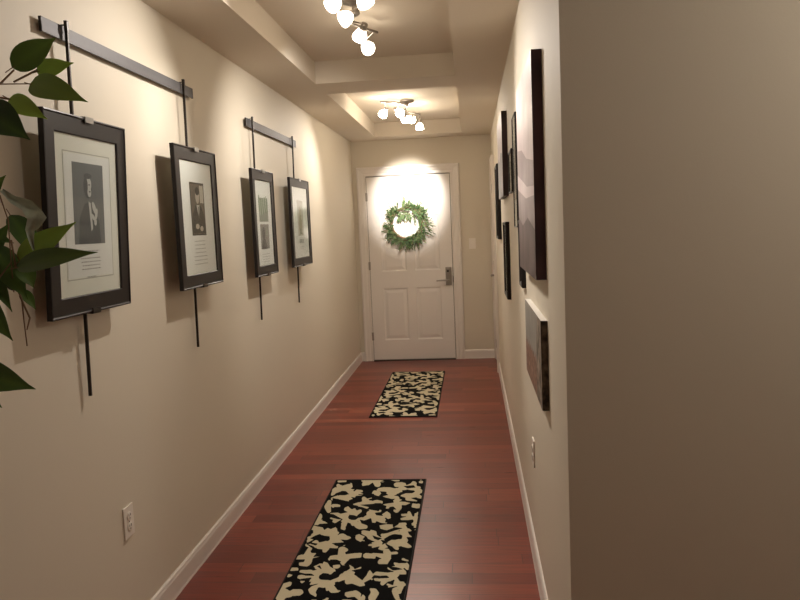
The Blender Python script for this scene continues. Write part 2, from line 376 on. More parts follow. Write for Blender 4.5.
def art1(b, x0, x1, z0, z1):
    cx = (x0 + x1) / 2; py = YP
    # bevelled line of the mount, window, grey studio photograph
    for r in (rect(x0 + .045, x1 - .045, z1 - .052, z1 - .049), rect(x0 + .045, x1 - .045, z0 + .049, z0 + .052), rect(x0 + .045, x0 + .048, z0 + .05, z1 - .05), rect(x1 - .048, x1 - .045, z0 + .05, z1 - .05)): poly(b, r, py, 2)
    poly(b, rect(x0 + .05, x1 - .05, z0 + .055, z1 - .055), py - .0003, 0)
    gx0, gx1, gz0, gz1 = cx - .095, cx + .095, z1 - .335, z1 - .08
    poly(b, rect(gx0, gx1, gz0, gz1), py - .0006, 3)
    y = py - .0009
    poly(b, ell(cx - .005, gz1 - .075, .026, .036, a=.1), y, 4)                     # head in profile
    poly(b, ell(cx - .002, gz1 - .066, .020, .024, a=.1), y - .0002, 5)
    poly(b, ell(cx + .004, gz1 - .090, .012, .016), y - .0002, 5)
    poly(b, ell(cx - .016, gz1 - .070, .011, .026), y - .0004, 4); poly(b, ell(cx + .004, gz1 - .067, .006, .0022), y - .0005, 4); poly(b, ell(cx + .006, gz1 - .089, .006, .0022), y - .0005, 4)
    poly(b, ell(cx - .004, gz1 - .040, .024, .009), y - .0005, 4)
    poly(b, [(cx - .07, gz0), (cx - .062, gz0 + .08), (cx - .03, gz0 + .125), (cx, gz0 + .135), (cx + .03, gz0 + .12), (cx + .06, gz0 + .07), (cx + .07, gz0)], y, 4)
    poly(b, [(cx - .004, gz0 + .135), (cx + .010, gz0 + .13), (cx + .018, gz0 + .05), (cx + .008, gz0 + .04)], y - .0002, 5)
    for a, c, r1, r2, an in ((.03, .115, .010, .022, .5), (.042, .095, .008, .020, -.3), (.022, .085, .007, .018, .9), (.035, .07, .009, .012, 0)): poly(b, ell(cx + a, gz0 + c, r1, r2, 12, an), y - .0003, 5)
    text_lines(b, cx - .06, cx + .06, gz0 - .022, 1, .01, 1, py - .0006); text_lines(b, cx - .075, cx + .075, gz0 - .045, 4, .0115, 1, py - .0006); text_lines(b, cx - .03, cx + .03, gz0 - .105, 1, .01, 1, py - .0006)
def art2(b, x0, x1, z0, z1):
    cx = (x0 + x1) / 2; py = YP; gz1 = z1 - .09; gz0 = gz1 - .235
    poly(b, rect(x0 + .004, x1 - .004, z0 + .004, z1 - .004), py, 0)
    poly(b, rect(cx - .085, cx + .085, gz0, gz1), py - .0003, 2)
    poly(b, rect(cx - .078, cx + .078, gz0 + .007, gz1 - .007), py - .0006, 3)
    y = py - .0009
    poly(b, rect(cx + .03, cx + .074, gz1 - .09, gz1 - .012), y, 4)
    poly(b, [(cx - .075, gz0 + .01), (cx - .07, gz0 + .09), (cx - .03, gz0 + .135), (cx + .03, gz0 + .135), (cx + .07, gz0 + .09), (cx + .075, gz0 + .01)], y - .0002, 2)
    poly(b, ell(cx - .002, gz1 - .06, .024, .034), y - .0004, 5); poly(b, ell(cx - .002, gz1 - .038, .026, .018), y - .0006, 2)
    poly(b, [(cx - .018, gz0 + .135), (cx + .018, gz0 + .135), (cx + .003, gz0 + .075)], y - .0006, 6); poly(b, [(cx - .004, gz0 + .13), (cx + .005, gz0 + .13), (cx + .004, gz0 + .08), (cx - .001, gz0 + .08)], y - .0008, 2)
    poly(b, ell(cx - .02, gz0 + .04, .022, .012), y - .0006, 5); poly(b, ell(cx + .03, gz0 + .03, .02, .012), y - .0006, 5)
    text_lines(b, cx - .085, cx + .085, gz0 - .025, 7, .017, 1, py - .0004)
def art3(b, x0, x1, z0, z1):
    cx = (x0 + x1) / 2; py = YP; gz1 = z1 - .10
    poly(b, rect(x0 + .004, x1 - .004, z0 + .004, z1 - .004), py, 0)
    poly(b, rect(cx - .10, cx + .09, gz1 - .14, gz1), py - .0003, 2)
    for k in range(9): poly(b, ell(cx - .09 + .02 * k, gz1 - .03 - .03 * random.random(), .014, .05, 12), py - .0006 - .0001 * k, 3 + k % 2)
    poly(b, rect(cx - .095, cx + .085, gz1 - .30, gz1 - .155), py - .0003, 5)
    poly(b, ell(cx - .03, gz1 - .21, .03, .04), py - .0006, 6); poly(b, ell(cx + .04, gz1 - .20, .02, .03), py - .0007, 2)
    poly(b, [(cx - .08, gz1 - .30), (cx - .06, gz1 - .25), (cx, gz1 - .24), (cx + .03, gz1 - .30)], py - .0008, 6)
    text_lines(b, cx - .08, cx + .08, gz1 - .33, 4, .015, 1, py - .0004)
def art4(b, x0, x1, z0, z1):
    cx = (x0 + x1) / 2; py = YP
    poly(b, rect(x0 + .004, x1 - .004, z0 + .004, z1 - .004), py, 0)
    poly(b, rect(cx - .085, cx + .085, z1 - .34, z1 - .09), py - .0003, 2)
    poly(b, [(cx - .05, z1 - .33), (cx - .045, z1 - .23), (cx - .02, z1 - .19), (cx + .015, z1 - .19), (cx + .035, z1 - .24), (cx + .04, z1 - .33)], py - .0006, 3)
    poly(b, ell(cx - .003, z1 - .165, .02, .028), py - .0006, 4); poly(b, rect(cx - .035, cx + .03, z1 - .33, z1 - .29), py - .0009, 5)
    for k in range(3): poly(b, rect(cx - .06 + .045 * k, cx - .03 + .045 * k, z1 - .395, z1 - .365), py - .0004, 1)
    text_lines(b, cx - .07, cx + .07, z1 - .42, 2, .015, 1, py - .0004)
A1 = [cmat('mount_line', (.42, .42, .38)), cmat('photo_grey', (.16, .17, .175)), cmat('photo_dark_grey', (.10, .105, .11)), cmat('photo_highlight', (.55, .56, .55))]
A2 = [cmat('photo_black', (.012, .011, .010)), cmat('photo_brown', (.11, .09, .075)), cmat('photo_light', (.50, .47, .42)), cmat('photo_skin_grey', (.46, .41, .36)), cmat('photo_highlight', (.55, .56, .55))]
A3 = [cmat('foliage_grey', (.26, .29, .25)), cmat('foliage_green', (.17, .24, .16)), cmat('foliage_light', (.38, .42, .36)), cmat('photo_mid_grey', (.25, .24, .23)), cmat('photo_dark_grey', (.10, .105, .11))]
A4 = [cmat('sepia_pale', (.52, .49, .44)), cmat('sepia_brown', (.38, .31, .24)), cmat('sepia_skin', (.46, .38, .30)), cmat('sepia_dark', (.27, .23, .2))]
portrait_frame('black framed portrait with a grey studio photograph, nearest the camera behind the leaves', 2.27, 1.572, (art1, A1), math.radians(2.6))
portrait_frame('black framed portrait of a person in dark suit and white collar, second from the camera', 3.225, 1.572, (art2, A2), 0)
portrait_frame('black framed print with a green picture above a grey one, third from the camera', 4.285, 1.550, (art3, A3), 0, w=.45)
portrait_frame('black framed pale sepia print, farthest from the camera on the left wall', 5.22, 1.553, (art4, A4), 0, w=.58)

# ------------------------------------------------------------------ pictures on the right wall (local x runs towards the camera)
def canvas(label, y0, y1, z0, z1, t, art, mats, group='canvases on the right wall', sidemat=None, x=XR):
    o = thing('canvas_print', label, 'canvas print', (x, (y0 + y1) / 2, (z0 + z1) / 2), (0, 0, -PI / 2), group)
    w, h = (y1 - y0) / 2, (z1 - z0) / 2
    MB().box(-w, w, -t, 0, -h, h, .0015).build('stretched_canvas', sidemat or mats[0], o)
    b = MB(); art(b, w, h, -t - .0004); b.build('printed_picture', mats, o); return o
def stain(name, a, bcol, scale, rough=.55, stretch=(1, 1, 1), pos=(.35, .65)):
    m = mat(name, a, rough); t, n, l, b = nt(m); tc = n.new('ShaderNodeTexCoord'); mp = n.new('ShaderNodeMapping'); mp.inputs['Scale'].default_value = stretch
    nz = n.new('ShaderNodeTexNoise'); nz.inputs['Scale'].default_value = scale; nz.inputs['Detail'].default_value = 5
    r = n.new('ShaderNodeValToRGB'); r.color_ramp.elements[0].position = pos[0]; r.color_ramp.elements[0].color = (*a, 1); r.color_ramp.elements[1].position = pos[1]; r.color_ramp.elements[1].color = (*bcol, 1)
    l.new(tc.outputs['Object'], mp.inputs[0]); l.new(mp.outputs[0], nz.inputs['Vector']); l.new(nz.outputs['Fac'], r.inputs[0]); l.new(r.outputs[0], b.inputs['Base Color']); return m
big_side = stain('plum_canvas_edge', (.035, .016, .024), (.085, .035, .045), 5)
big_glare = stain('pale_mauve_glare', (.40, .33, .34), (.60, .52, .52), 3, .42)  # pale tone stands in for spotlight glare on the large canvas
big_low = stain('grey_mauve_lower', (.19, .145, .155), (.31, .25, .26), 5, .42)
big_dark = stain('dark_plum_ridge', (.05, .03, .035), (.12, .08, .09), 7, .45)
def big_art(b, w, h, y):  # lamp glare painted in: pale upper part, darker towards the bottom
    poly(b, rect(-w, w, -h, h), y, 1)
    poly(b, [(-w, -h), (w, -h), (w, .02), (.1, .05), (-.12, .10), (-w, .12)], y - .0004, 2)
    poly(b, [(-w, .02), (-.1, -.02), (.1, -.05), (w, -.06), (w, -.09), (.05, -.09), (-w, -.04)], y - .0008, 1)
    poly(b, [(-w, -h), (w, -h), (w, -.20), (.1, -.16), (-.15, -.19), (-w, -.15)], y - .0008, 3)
canvas('large square mauve and dark plum canvas print nearest the corner on the right wall', 2.41, 3.19, 1.303, 2.032, .033, big_art, [big_side, big_glare, big_low, big_dark], sidemat=big_side)
pan_side = stain('dark_umber_edge', (.02, .014, .010), (.16, .12, .08), 45)
white_edge = mat('white_canvas_top', (.72, .68, .62), .5)
pan_sky = stain('hazy_grey_sky', (.20, .19, .17), (.30, .28, .25), 6)
pan_land = stain('red_brown_rooftops', (.10, .04, .025), (.30, .17, .12), 38)
pan_dark = stain('dark_tracery', (.035, .024, .018), (.34, .28, .22), 26)
def pan_art(b, w, h, y):
    poly(b, rect(-w, w, -h, h), y, 1)
    n = 30; sk = [(-w + 2 * w * k / n, -.02 + .015 * (k % 3) - .01 * (k % 2)) for k in range(n + 1)]
    poly(b, [(-w, -h), (w, -h)] + sk[::-1], y - .0004, 2)
    poly(b, [(w * .45, -h), (w, -h), (w, h), (w * .62, h), (w * .5, .05)], y - .0008, 3)
pc = canvas('small wide panorama canvas print with white top edge, lowest on the right wall', 2.415, 3.12, .868, 1.168, .022, pan_art, [pan_side, pan_sky, pan_land, pan_dark], sidemat=pan_side)
MB().box(-.3515, .3515, -.0218, -.0003, .1501, .1507).build('top_edge', white_edge, pc)
c_side = stain('deep_plum_edge', (.025, .012, .016), (.06, .03, .035), 6)
c_low = stain('lilac_grey', (.18, .17, .20), (.30, .28, .30), 5, .45)
def c_art(b, w, h, y):
    poly(b, rect(-w, w, -h, h), y, 1); poly(b, [(-w, -h), (w, -h), (w, .0), (.1, .03), (-.1, -.02), (-w, .03)], y - .0004, 2)
canvas('medium mauve and lilac canvas print high on the right wall, past the large one', 4.62, 5.34, 1.655, 2.17, .033, c_art, [c_side, big_glare, c_low], sidemat=c_side)

def small_frame(label, y0, y1, z0, z1, d, col, fw=.022):
    o = thing('framed_picture', label, 'picture frame', (XR, (y0 + y1) / 2, (z0 + z1) / 2), (0, 0, -PI / 2), 'black frames on the right wall')
    w, h = (y1 - y0) / 2, (z1 - z0) / 2
    MB().ring(-w + fw, w - fw, -h + fw, h - fw, [(0, -.002), (0, -d * .7), (fw * .3, -d * .9), (fw * .8, -d), (fw, -d * .85), (fw, 0), (0, 0)]).build('frame', M['black'], o)
    MB().box(-w + fw - .004, w - fw + .004, -d * .5, -.002, -h + fw - .004, h - fw + .004).build('mount', M['mat_board'], o)
    b = MB(); b.box(-w * .5, w * .5, -d * .5 - .001, -d * .5 + .001, -h * .5, h * .55); b.build('print', col, o)
    MB().box(-w + fw - .001, w - fw + .001, -d * .66, -d * .6, -h + fw - .001, h - fw + .001).build('glass_pane', M['glass'], o)
pg = stain('dim_print', (.08, .07, .07), (.3, .28, .27), 14)
small_frame('narrow upright black frame peeking out below the far edge of the large mauve canvas', 3.335, 3.50, 1.195, 1.50, .021, pg)
small_frame('thin upright black frame high on the right wall, directly beyond the large mauve canvas', 3.71, 3.97, 1.465, 2.03, .010, pg, .007)
small_frame('small black frame between the tall upright frame and the medium canvas', 4.02, 4.32, 1.655, 1.885, .016, pg, .012)
small_frame('black frame hanging lowest beyond the panorama canvas, under the medium canvas', 4.67, 5.06, 1.005, 1.495, .026, pg)
small_frame('black upright frame farthest along the right wall, nearest the closet door', 5.85, 6.25, 1.36, 1.95, .030, pg)

# ------------------------------------------------------------------ rugs
# outlines of the cream scrolls and of the black eyes in them, millimetres from the far left corner
CREAM, EYES = ([[(8,19),(7,5),(9,-5),(13,-9),(67,-13),(71,-10),(76,-1),(79,11),(80,23),(78,31),(75,34),(23,47),(18,43),(12,33)],
[(15,95),(13,78),(16,65),(21,60),(62,39),(72,46),(81,63),(87,87),(88,110),(85,126),(78,132),(34,130),(27,125),(20,112)],
[(54,86),(52,63),(55,46),(62,39),(88,45),(98,52),(106,69),(112,92),(114,115),(111,132),(103,138),(78,132),(69,126),(60,109)],
[(162,74),(161,50),(165,33),(172,27),(247,16),(257,23),(267,44),(273,71),(273,98),(269,117),(260,124),(185,120),(176,114),(168,97)],
[(150,13),(149,3),(150,-5),(154,-7),(262,-4),(266,-2),(269,6),(271,16),(272,26),(270,33),(267,35),(159,33),(156,30),(152,23)],
[(267,21),(267,11),(268,4),(271,1),(378,-5),(381,-3),(384,3),(385,11),(385,19),(384,25),(381,27),(276,41),(273,38),(269,31)],
[(351,85),(351,66),(355,52),(361,47),(418,40),(424,45),(430,58),(433,75),(433,92),(429,105),(424,109),(369,124),(362,119),(355,105)],
[(409,74),(409,57),(412,44),(418,40),(472,54),(477,58),(481,68),(483,81),(483,94),(480,104),(476,108),(424,109),(417,104),(412,92)],
[(450,50),(451,33),(454,20),(460,15),(466,20),(472,33),(482,61),(484,76),(484,91),(481,102),(476,106),(470,102),(459,81),(453,68)],
[(493,39),(494,21),(497,8),(503,4),(510,9),(515,22),(518,40),(517,57),(514,70),(508,74),(502,69),(496,57)],
[(4,175),(2,152),(5,136),(12,130),(40,114),(47,119),(55,133),(60,152),(61,171),(59,184),(35,213),(28,219),(19,213),(10,197)],
[(33,151),(31,133),(34,119),(40,114),(84,115),(93,121),(102,138),(108,160),(109,182),(106,198),(99,204),(53,189),(45,184),(38,170)],
[(75,160),(73,137),(77,121),(84,115),(93,121),(126,163),(135,179),(140,201),(142,223),(138,239),(131,244),(122,238),(90,198),(81,182)],
[(103,193),(101,171),(104,155),(111,149),(175,167),(179,170),(182,176),(184,186),(185,195),(183,201),(180,204),(126,237),(117,231),(108,215)],
[(115,217),(114,195),(117,179),(124,173),(133,180),(191,225),(193,230),(195,237),(195,244),(194,249),(192,251),(138,260),(129,255),(121,239)],
[(56,280),(55,263),(57,250),(63,245),(96,238),(106,245),(116,264),(123,288),(124,313),(121,330),(113,336),(76,315),(68,311),(61,298)],
[(86,288),(84,263),(88,245),(96,238),(136,223),(144,228),(151,241),(155,259),(156,277),(154,290),(121,330),(113,336),(103,330),(93,312)],
[(90,292),(88,271),(91,256),(98,250),(107,256),(115,272),(121,293),(131,344),(132,356),(130,364),(126,367),(121,364),(117,356),(95,313)],
[(22,302),(21,290),(22,281),(41,249),(46,245),(52,249),(58,259),(62,274),(63,288),(61,298),(40,323),(36,327),(31,323),(25,314)],
[(9,234),(8,221),(7,137),(10,123),(16,118),(23,124),(31,138),(36,156),(38,175),(29,247),(27,256),(23,259),(18,255),(12,246)],
[(239,215),(238,193),(242,177),(249,171),(279,191),(286,196),(293,209),(297,228),(297,245),(294,258),(288,263),(260,258),(252,252),(244,236)],
[(264,180),(263,169),(265,161),(269,158),(273,161),(277,169),(293,209),(297,228),(297,245),(294,258),(288,263),(281,258),(274,245),(270,227)],
[(260,163),(260,150),(262,141),(266,138),(303,120),(311,125),(317,139),(321,158),(321,176),(318,189),(312,194),(273,189),(268,186),(263,176)],
[(294,157),(294,138),(297,125),(303,120),(355,118),(365,125),(374,145),(379,171),(379,196),(375,215),(366,221),(312,194),(305,189),(298,176)],
[(342,170),(342,144),(347,125),(355,118),(365,125),(401,163),(407,177),(411,195),(410,213),(407,226),(401,231),(366,221),(356,214),(347,196)],
[(323,228),(323,203),(327,184),(348,147),(358,140),(369,148),(379,170),(385,199),(385,228),(379,249),(355,272),(347,278),(337,271),(328,253)],
[(382,147),(382,132),(385,121),(422,84),(430,78),(439,85),(446,102),(450,124),(450,147),(445,163),(438,169),(396,177),(390,173),(385,162)],
[(418,124),(418,101),(422,84),(430,78),(474,92),(483,98),(490,115),(494,137),(493,160),(489,176),(481,181),(438,169),(429,162),(422,146)],
[(462,137),(462,114),(467,98),(474,92),(483,98),(511,147),(518,163),(521,185),(521,207),(516,223),(508,228),(500,222),(473,175),(466,159)],
[(472,249),(473,230),(490,163),(495,147),(502,141),(511,147),(518,163),(521,185),(521,207),(516,223),(496,283),(489,288),(482,283),(476,269)],
[(431,260),(431,240),(435,226),(442,221),(483,210),(491,216),(497,230),(501,250),(500,269),(496,283),(489,288),(449,298),(441,293),(435,279)],
[(400,241),(400,227),(403,216),(408,213),(442,221),(450,226),(456,241),(460,260),(459,280),(455,293),(449,298),(441,293),(407,266),(403,255)],
[(411,74),(411,61),(414,51),(418,48),(424,51),(428,61),(444,105),(447,124),(447,143),(443,156),(437,161),(430,156),(424,142),(420,124)],
[(487,149),(487,131),(491,117),(498,112),(505,117),(511,131),(525,184),(527,197),(527,210),(524,219),(520,222),(515,219),(496,181),(490,168)],
[(493,265),(493,250),(497,238),(502,234),(508,238),(527,270),(530,278),(532,289),(532,299),(529,306),(526,309),(507,297),(501,293),(495,281)],
[(160,381),(159,368),(161,358),(166,354),(205,342),(214,347),(221,362),(226,382),(227,402),(224,416),(217,422),(174,408),(168,404),(163,395)],
[(196,382),(195,362),(198,347),(205,342),(214,347),(242,366),(250,382),(255,404),(256,425),(252,441),(245,446),(236,440),(209,416),(201,402)],
[(196,301),(195,285),(198,274),(203,269),(209,274),(228,305),(238,324),(244,350),(245,375),(240,393),(232,400),(221,393),(212,375),(205,349)],
[(205,349),(204,324),(208,305),(217,298),(228,305),(238,324),(250,370),(255,393),(256,416),(252,433),(244,439),(234,433),(225,416),(212,375)],
[(213,350),(212,326),(216,308),(224,302),(247,285),(252,288),(255,296),(258,306),(258,317),(250,374),(246,391),(238,397),(228,390),(219,373)],
[(224,403),(223,384),(226,369),(271,325),(277,321),(284,326),(290,338),(294,355),(295,372),(292,384),(251,438),(244,443),(236,438),(229,423)],
[(269,355),(268,338),(271,325),(277,321),(301,317),(308,322),(315,334),(318,351),(319,368),(316,380),(310,384),(286,388),(279,384),(273,372)],
[(255,436),(255,427),(271,351),(274,339),(279,335),(285,340),(291,351),(294,366),(295,381),(292,392),(266,450),(263,452),(260,450),(257,444)],
[(302,251),(302,240),(304,232),(308,229),(353,257),(359,261),(364,272),(366,286),(367,300),(364,310),(359,313),(354,309),(308,269),(305,261)],
[(346,285),(346,271),(348,261),(353,257),(387,263),(395,269),(401,283),(405,302),(405,321),(401,335),(395,339),(387,334),(354,309),(349,299)],
[(368,308),(368,287),(372,272),(379,267),(388,272),(395,288),(419,349),(424,374),(424,399),(418,417),(410,423),(400,417),(391,399),(372,329)],
[(386,374),(386,349),(391,330),(400,324),(410,331),(419,349),(424,374),(429,427),(429,450),(424,466),(416,472),(407,466),(399,450),(394,427)],
[(389,468),(389,449),(394,404),(399,387),(407,381),(417,388),(425,405),(429,427),(429,450),(419,488),(415,501),(408,506),(400,501),(393,487)],
[(324,415),(324,397),(327,384),(334,379),(404,351),(411,356),(417,368),(420,385),(420,402),(417,413),(411,418),(342,451),(335,446),(328,433)],
[(318,426),(318,411),(321,400),(327,384),(334,379),(341,384),(348,398),(352,416),(352,434),(348,447),(342,451),(333,455),(327,451),(321,440)],
[(397,352),(397,332),(401,317),(409,312),(417,317),(467,352),(471,362),(474,375),(473,388),(470,398),(466,401),(416,393),(408,387),(401,373)],
[(438,309),(438,294),(442,282),(447,278),(453,283),(500,328),(504,335),(505,345),(505,356),(503,363),(499,365),(452,340),(446,336),(441,325)],
[(479,407),(480,387),(484,373),(491,368),(512,371),(519,376),(525,390),(528,408),(528,426),(524,439),(517,443),(497,446),(490,441),(483,427)],
[(8,415),(6,392),(10,331),(12,320),(17,316),(23,320),(30,331),(34,347),(44,416),(46,439),(43,455),(35,461),(25,455),(15,438)],
[(8,415),(6,392),(9,375),(17,369),(27,375),(37,393),(44,416),(55,470),(57,486),(54,498),(49,502),(42,498),(35,486),(15,438)],
[(30,314),(29,303),(30,296),(34,293),(38,296),(42,303),(45,314),(46,324),(45,332),(41,334),(37,332),(33,324)],
[(44,403),(43,390),(45,380),(49,377),(80,378),(85,381),(90,390),(93,402),(94,413),(93,422),(89,425),(59,430),(54,426),(48,416)],
[(123,459),(121,439),(124,425),(131,420),(140,425),(170,459),(177,473),(182,492),(183,511),(180,525),(174,530),(165,525),(136,492),(128,478)],
[(153,492),(151,473),(155,459),(161,454),(170,459),(194,488),(202,502),(207,521),(208,539),(204,553),(198,558),(190,553),(165,525),(158,511)],
[(127,520),(125,498),(129,482),(137,476),(146,482),(155,498),(161,520),(169,576),(171,595),(167,609),(160,614),(152,609),(143,595),(138,575)],
[(138,575),(136,556),(140,541),(147,536),(156,541),(185,587),(190,597),(194,611),(194,624),(192,634),(187,637),(181,633),(152,609),(143,595)],
[(172,610),(171,597),(174,587),(178,584),(219,569),(224,571),(228,579),(231,590),(231,600),(229,608),(226,611),(187,637),(181,633),(176,624)],
[(214,590),(213,579),(215,571),(230,561),(233,558),(237,561),(241,567),(243,576),(244,585),(242,592),(229,608),(226,611),(221,608),(217,600)],
[(130,434),(130,422),(131,414),(135,411),(140,414),(156,442),(164,457),(169,476),(170,495),(167,509),(161,513),(152,508),(145,494),(139,475)],
[(158,486),(157,470),(160,458),(175,440),(179,437),(184,440),(188,448),(191,460),(192,471),(190,479),(181,513),(176,517),(169,513),(162,502)],
[(177,512),(176,495),(179,483),(206,457),(210,454),(215,457),(219,465),(222,476),(222,487),(220,496),(202,542),(196,547),(189,542),(182,530)],
[(57,521),(56,512),(58,505),(61,502),(108,494),(115,499),(121,510),(126,526),(127,541),(124,553),(119,557),(68,540),(64,537),(60,531)],
[(101,526),(100,510),(102,499),(108,494),(137,500),(146,505),(154,520),(160,540),(161,560),(157,574),(150,580),(142,574),(112,552),(105,541)],
[(69,575),(68,563),(70,554),(74,550),(125,525),(133,530),(141,543),(146,562),(147,580),(144,593),(138,598),(83,599),(78,596),(73,587)],
[(90,617),(89,607),(91,599),(129,559),(134,555),(141,559),(148,570),(152,585),(153,600),(150,611),(145,615),(102,638),(98,635),(93,628)],
[(143,693),(142,678),(141,611),(144,598),(150,594),(159,599),(166,612),(171,629),(172,647),(167,707),(165,717),(160,721),(153,717),(147,707)],
[(188,637),(187,619),(191,607),(197,602),(205,607),(242,636),(250,651),(255,671),(256,691),(252,706),(245,711),(236,705),(200,667),(193,655)],
[(222,671),(221,651),(225,636),(232,630),(242,636),(273,658),(278,668),(281,681),(281,693),(279,703),(274,706),(245,711),(236,705),(227,691)],
[(255,452),(254,438),(257,427),(262,423),(268,427),(288,444),(296,458),(300,477),(301,496),(297,510),(290,515),(282,510),(264,477),(258,467)],
[(278,477),(278,463),(280,452),(285,448),(324,465),(326,467),(329,471),(330,478),(330,484),(329,489),(327,490),(293,506),(287,502),(281,491)],
[(251,513),(251,494),(254,481),(261,476),(290,486),(302,493),(313,514),(320,542),(320,569),(315,589),(305,596),(293,589),(263,545),(256,532)],
[(276,541),(275,514),(280,493),(290,486),(302,493),(346,556),(354,572),(358,593),(359,614),(354,629),(347,634),(338,628),(293,589),(282,569)],
[(325,593),(324,572),(329,556),(336,550),(346,556),(354,572),(373,615),(375,623),(375,632),(374,639),(370,641),(347,634),(338,628),(330,613)],
[(228,599),(228,590),(230,584),(258,524),(263,520),(270,525),(276,536),(280,551),(280,566),(277,577),(241,615),(238,617),(234,615),(231,608)],
[(286,577),(286,559),(289,545),(296,540),(304,545),(311,559),(315,577),(316,595),(313,647),(311,653),(308,655),(304,653),(301,647),(299,638)],
[(226,618),(226,604),(228,593),(234,589),(241,593),(247,604),(258,629),(262,643),(262,658),(259,668),(254,672),(248,668),(242,658),(230,633)],
[(335,538),(335,521),(338,509),(349,485),(355,480),(362,485),(369,497),(372,515),(372,532),(369,544),(358,567),(352,572),(345,567),(339,555)],
[(345,514),(345,497),(349,485),(355,480),(362,485),(369,497),(384,530),(387,548),(387,567),(384,580),(377,585),(369,580),(362,566),(349,531)],
[(436,529),(436,517),(438,508),(443,505),(472,520),(479,524),(485,537),(488,553),(487,570),(484,582),(477,586),(470,582),(442,550),(438,541)],
[(461,553),(462,536),(465,524),(472,520),(479,524),(500,555),(504,565),(507,579),(506,592),(503,602),(498,605),(493,602),(470,582),(465,570)],
[(437,582),(437,573),(439,566),(442,564),(509,551),(514,554),(519,563),(521,575),(520,587),(517,596),(513,599),(446,600),(442,597),(439,591)],
[(508,636),(504,470),(504,459),(507,450),(511,447),(516,451),(519,459),(521,470),(527,636),(526,647),(523,656),(519,659),(514,656),(510,647)],
[(466,504),(466,493),(468,485),(473,482),(477,485),(481,493),(493,536),(495,549),(495,563),(492,573),(487,577),(481,573),(476,563),(474,549)],
[(340,681),(339,664),(343,651),(350,647),(408,654),(416,660),(424,674),(428,694),(428,714),(423,728),(416,733),(358,715),(350,710),(344,698)],
[(395,694),(395,674),(400,660),(408,654),(441,647),(448,652),(455,664),(458,682),(458,698),(454,711),(448,715),(416,733),(407,728),(400,714)],
[(430,681),(430,664),(435,637),(441,618),(451,611),(463,618),(472,637),(477,663),(477,689),(471,707),(461,714),(448,715),(440,711),(434,698)],
[(500,651),(500,639),(503,631),(508,627),(513,631),(517,639),(532,688),(534,700),(534,713),(530,722),(526,725),(520,722),(516,713),(502,662)],
[(-4,613),(-12,544),(-14,523),(-11,507),(-4,501),(6,507),(16,523),(23,545),(25,566),(27,631),(24,644),(18,648),(9,644),(1,631)],
[(3,688),(2,677),(-6,595),(-4,582),(3,577),(11,582),(19,595),(25,613),(27,631),(23,700),(21,708),(17,711),(12,708),(6,699)],
[(10,617),(8,603),(10,594),(15,590),(62,589),(67,593),(73,602),(76,613),(77,625),(75,634),(71,637),(26,643),(20,640),(14,630)],
[(5,710),(4,696),(6,685),(11,682),(59,694),(67,698),(74,709),(79,725),(80,740),(77,751),(72,755),(23,738),(16,734),(10,724)],
[(53,725),(51,709),(54,698),(59,694),(84,700),(90,704),(97,715),(101,729),(102,742),(100,753),(95,756),(72,755),(65,751),(58,740)],
[(85,689),(83,666),(87,649),(96,642),(106,649),(116,666),(123,689),(127,729),(128,748),(125,762),(118,767),(109,762),(100,748),(94,729)],
[(77,775),(75,760),(78,749),(96,694),(103,689),(112,695),(121,709),(127,729),(128,748),(125,762),(101,800),(95,804),(88,800),(81,790)],
[(55,757),(54,746),(56,738),(60,735),(135,731),(143,736),(150,748),(155,764),(156,781),(153,793),(147,797),(69,779),(64,776),(59,768)],
[(127,764),(126,748),(129,736),(135,731),(143,736),(186,774),(193,785),(197,799),(198,814),(195,825),(190,829),(183,825),(139,792),(132,781)],
[(252,779),(252,762),(255,750),(261,746),(269,751),(300,781),(308,795),(313,813),(313,832),(309,845),(302,850),(294,845),(263,807),(257,795)],
[(320,813),(315,753),(315,740),(317,731),(322,728),(328,731),(333,740),(336,753),(347,813),(347,829),(344,841),(338,845),(330,841),(324,829)],
[(359,779),(359,771),(361,765),(364,763),(420,737),(424,739),(427,745),(429,753),(428,761),(427,767),(423,769),(368,795),(364,793),(361,787)],
[(415,753),(415,745),(417,739),(420,737),(480,745),(488,750),(495,764),(499,783),(499,802),(494,815),(487,820),(478,815),(420,767),(417,761)],
[(-6,713),(-7,702),(-6,694),(-2,691),(38,675),(47,681),(56,695),(62,714),(63,733),(60,746),(53,751),(8,736),(3,733),(-2,725)],
[(30,714),(28,695),(31,681),(38,675),(90,668),(101,674),(111,691),(118,714),(119,737),(115,753),(107,759),(53,751),(45,746),(36,732)],
[(80,714),(78,691),(81,674),(90,668),(101,674),(111,691),(140,749),(147,771),(148,793),(145,809),(136,814),(126,809),(116,793),(87,736)],
[(115,843),(110,771),(108,749),(112,733),(120,727),(130,733),(140,749),(147,771),(152,843),(153,864),(149,879),(141,884),(131,879),(122,864)],
[(92,896),(90,872),(95,854),(117,806),(125,800),(136,806),(145,822),(152,843),(153,864),(149,879),(132,937),(123,943),(111,937),(100,920)],
[(56,900),(54,885),(57,874),(63,869),(104,847),(116,854),(127,872),(135,896),(136,920),(132,937),(123,943),(76,931),(68,927),(61,916)],
[(137,658),(136,642),(139,631),(144,627),(152,631),(158,643),(163,658),(173,697),(174,714),(171,726),(165,731),(157,726),(149,714),(144,697)],
[(112,746),(110,730),(113,717),(146,667),(153,662),(161,667),(168,679),(173,697),(174,714),(171,726),(138,775),(132,780),(124,775),(117,763)],
[(77,678),(76,667),(78,658),(82,655),(87,658),(110,692),(118,705),(123,722),(124,738),(121,751),(115,755),(107,751),(99,738),(80,690)],
[(108,788),(106,770),(109,756),(116,751),(206,793),(211,796),(216,804),(219,815),(220,825),(218,833),(214,836),(130,824),(121,819),(113,806)],
[(139,836),(138,820),(141,808),(147,804),(154,808),(198,870),(202,876),(204,884),(205,893),(203,899),(200,901),(195,899),(151,863),(144,852)],
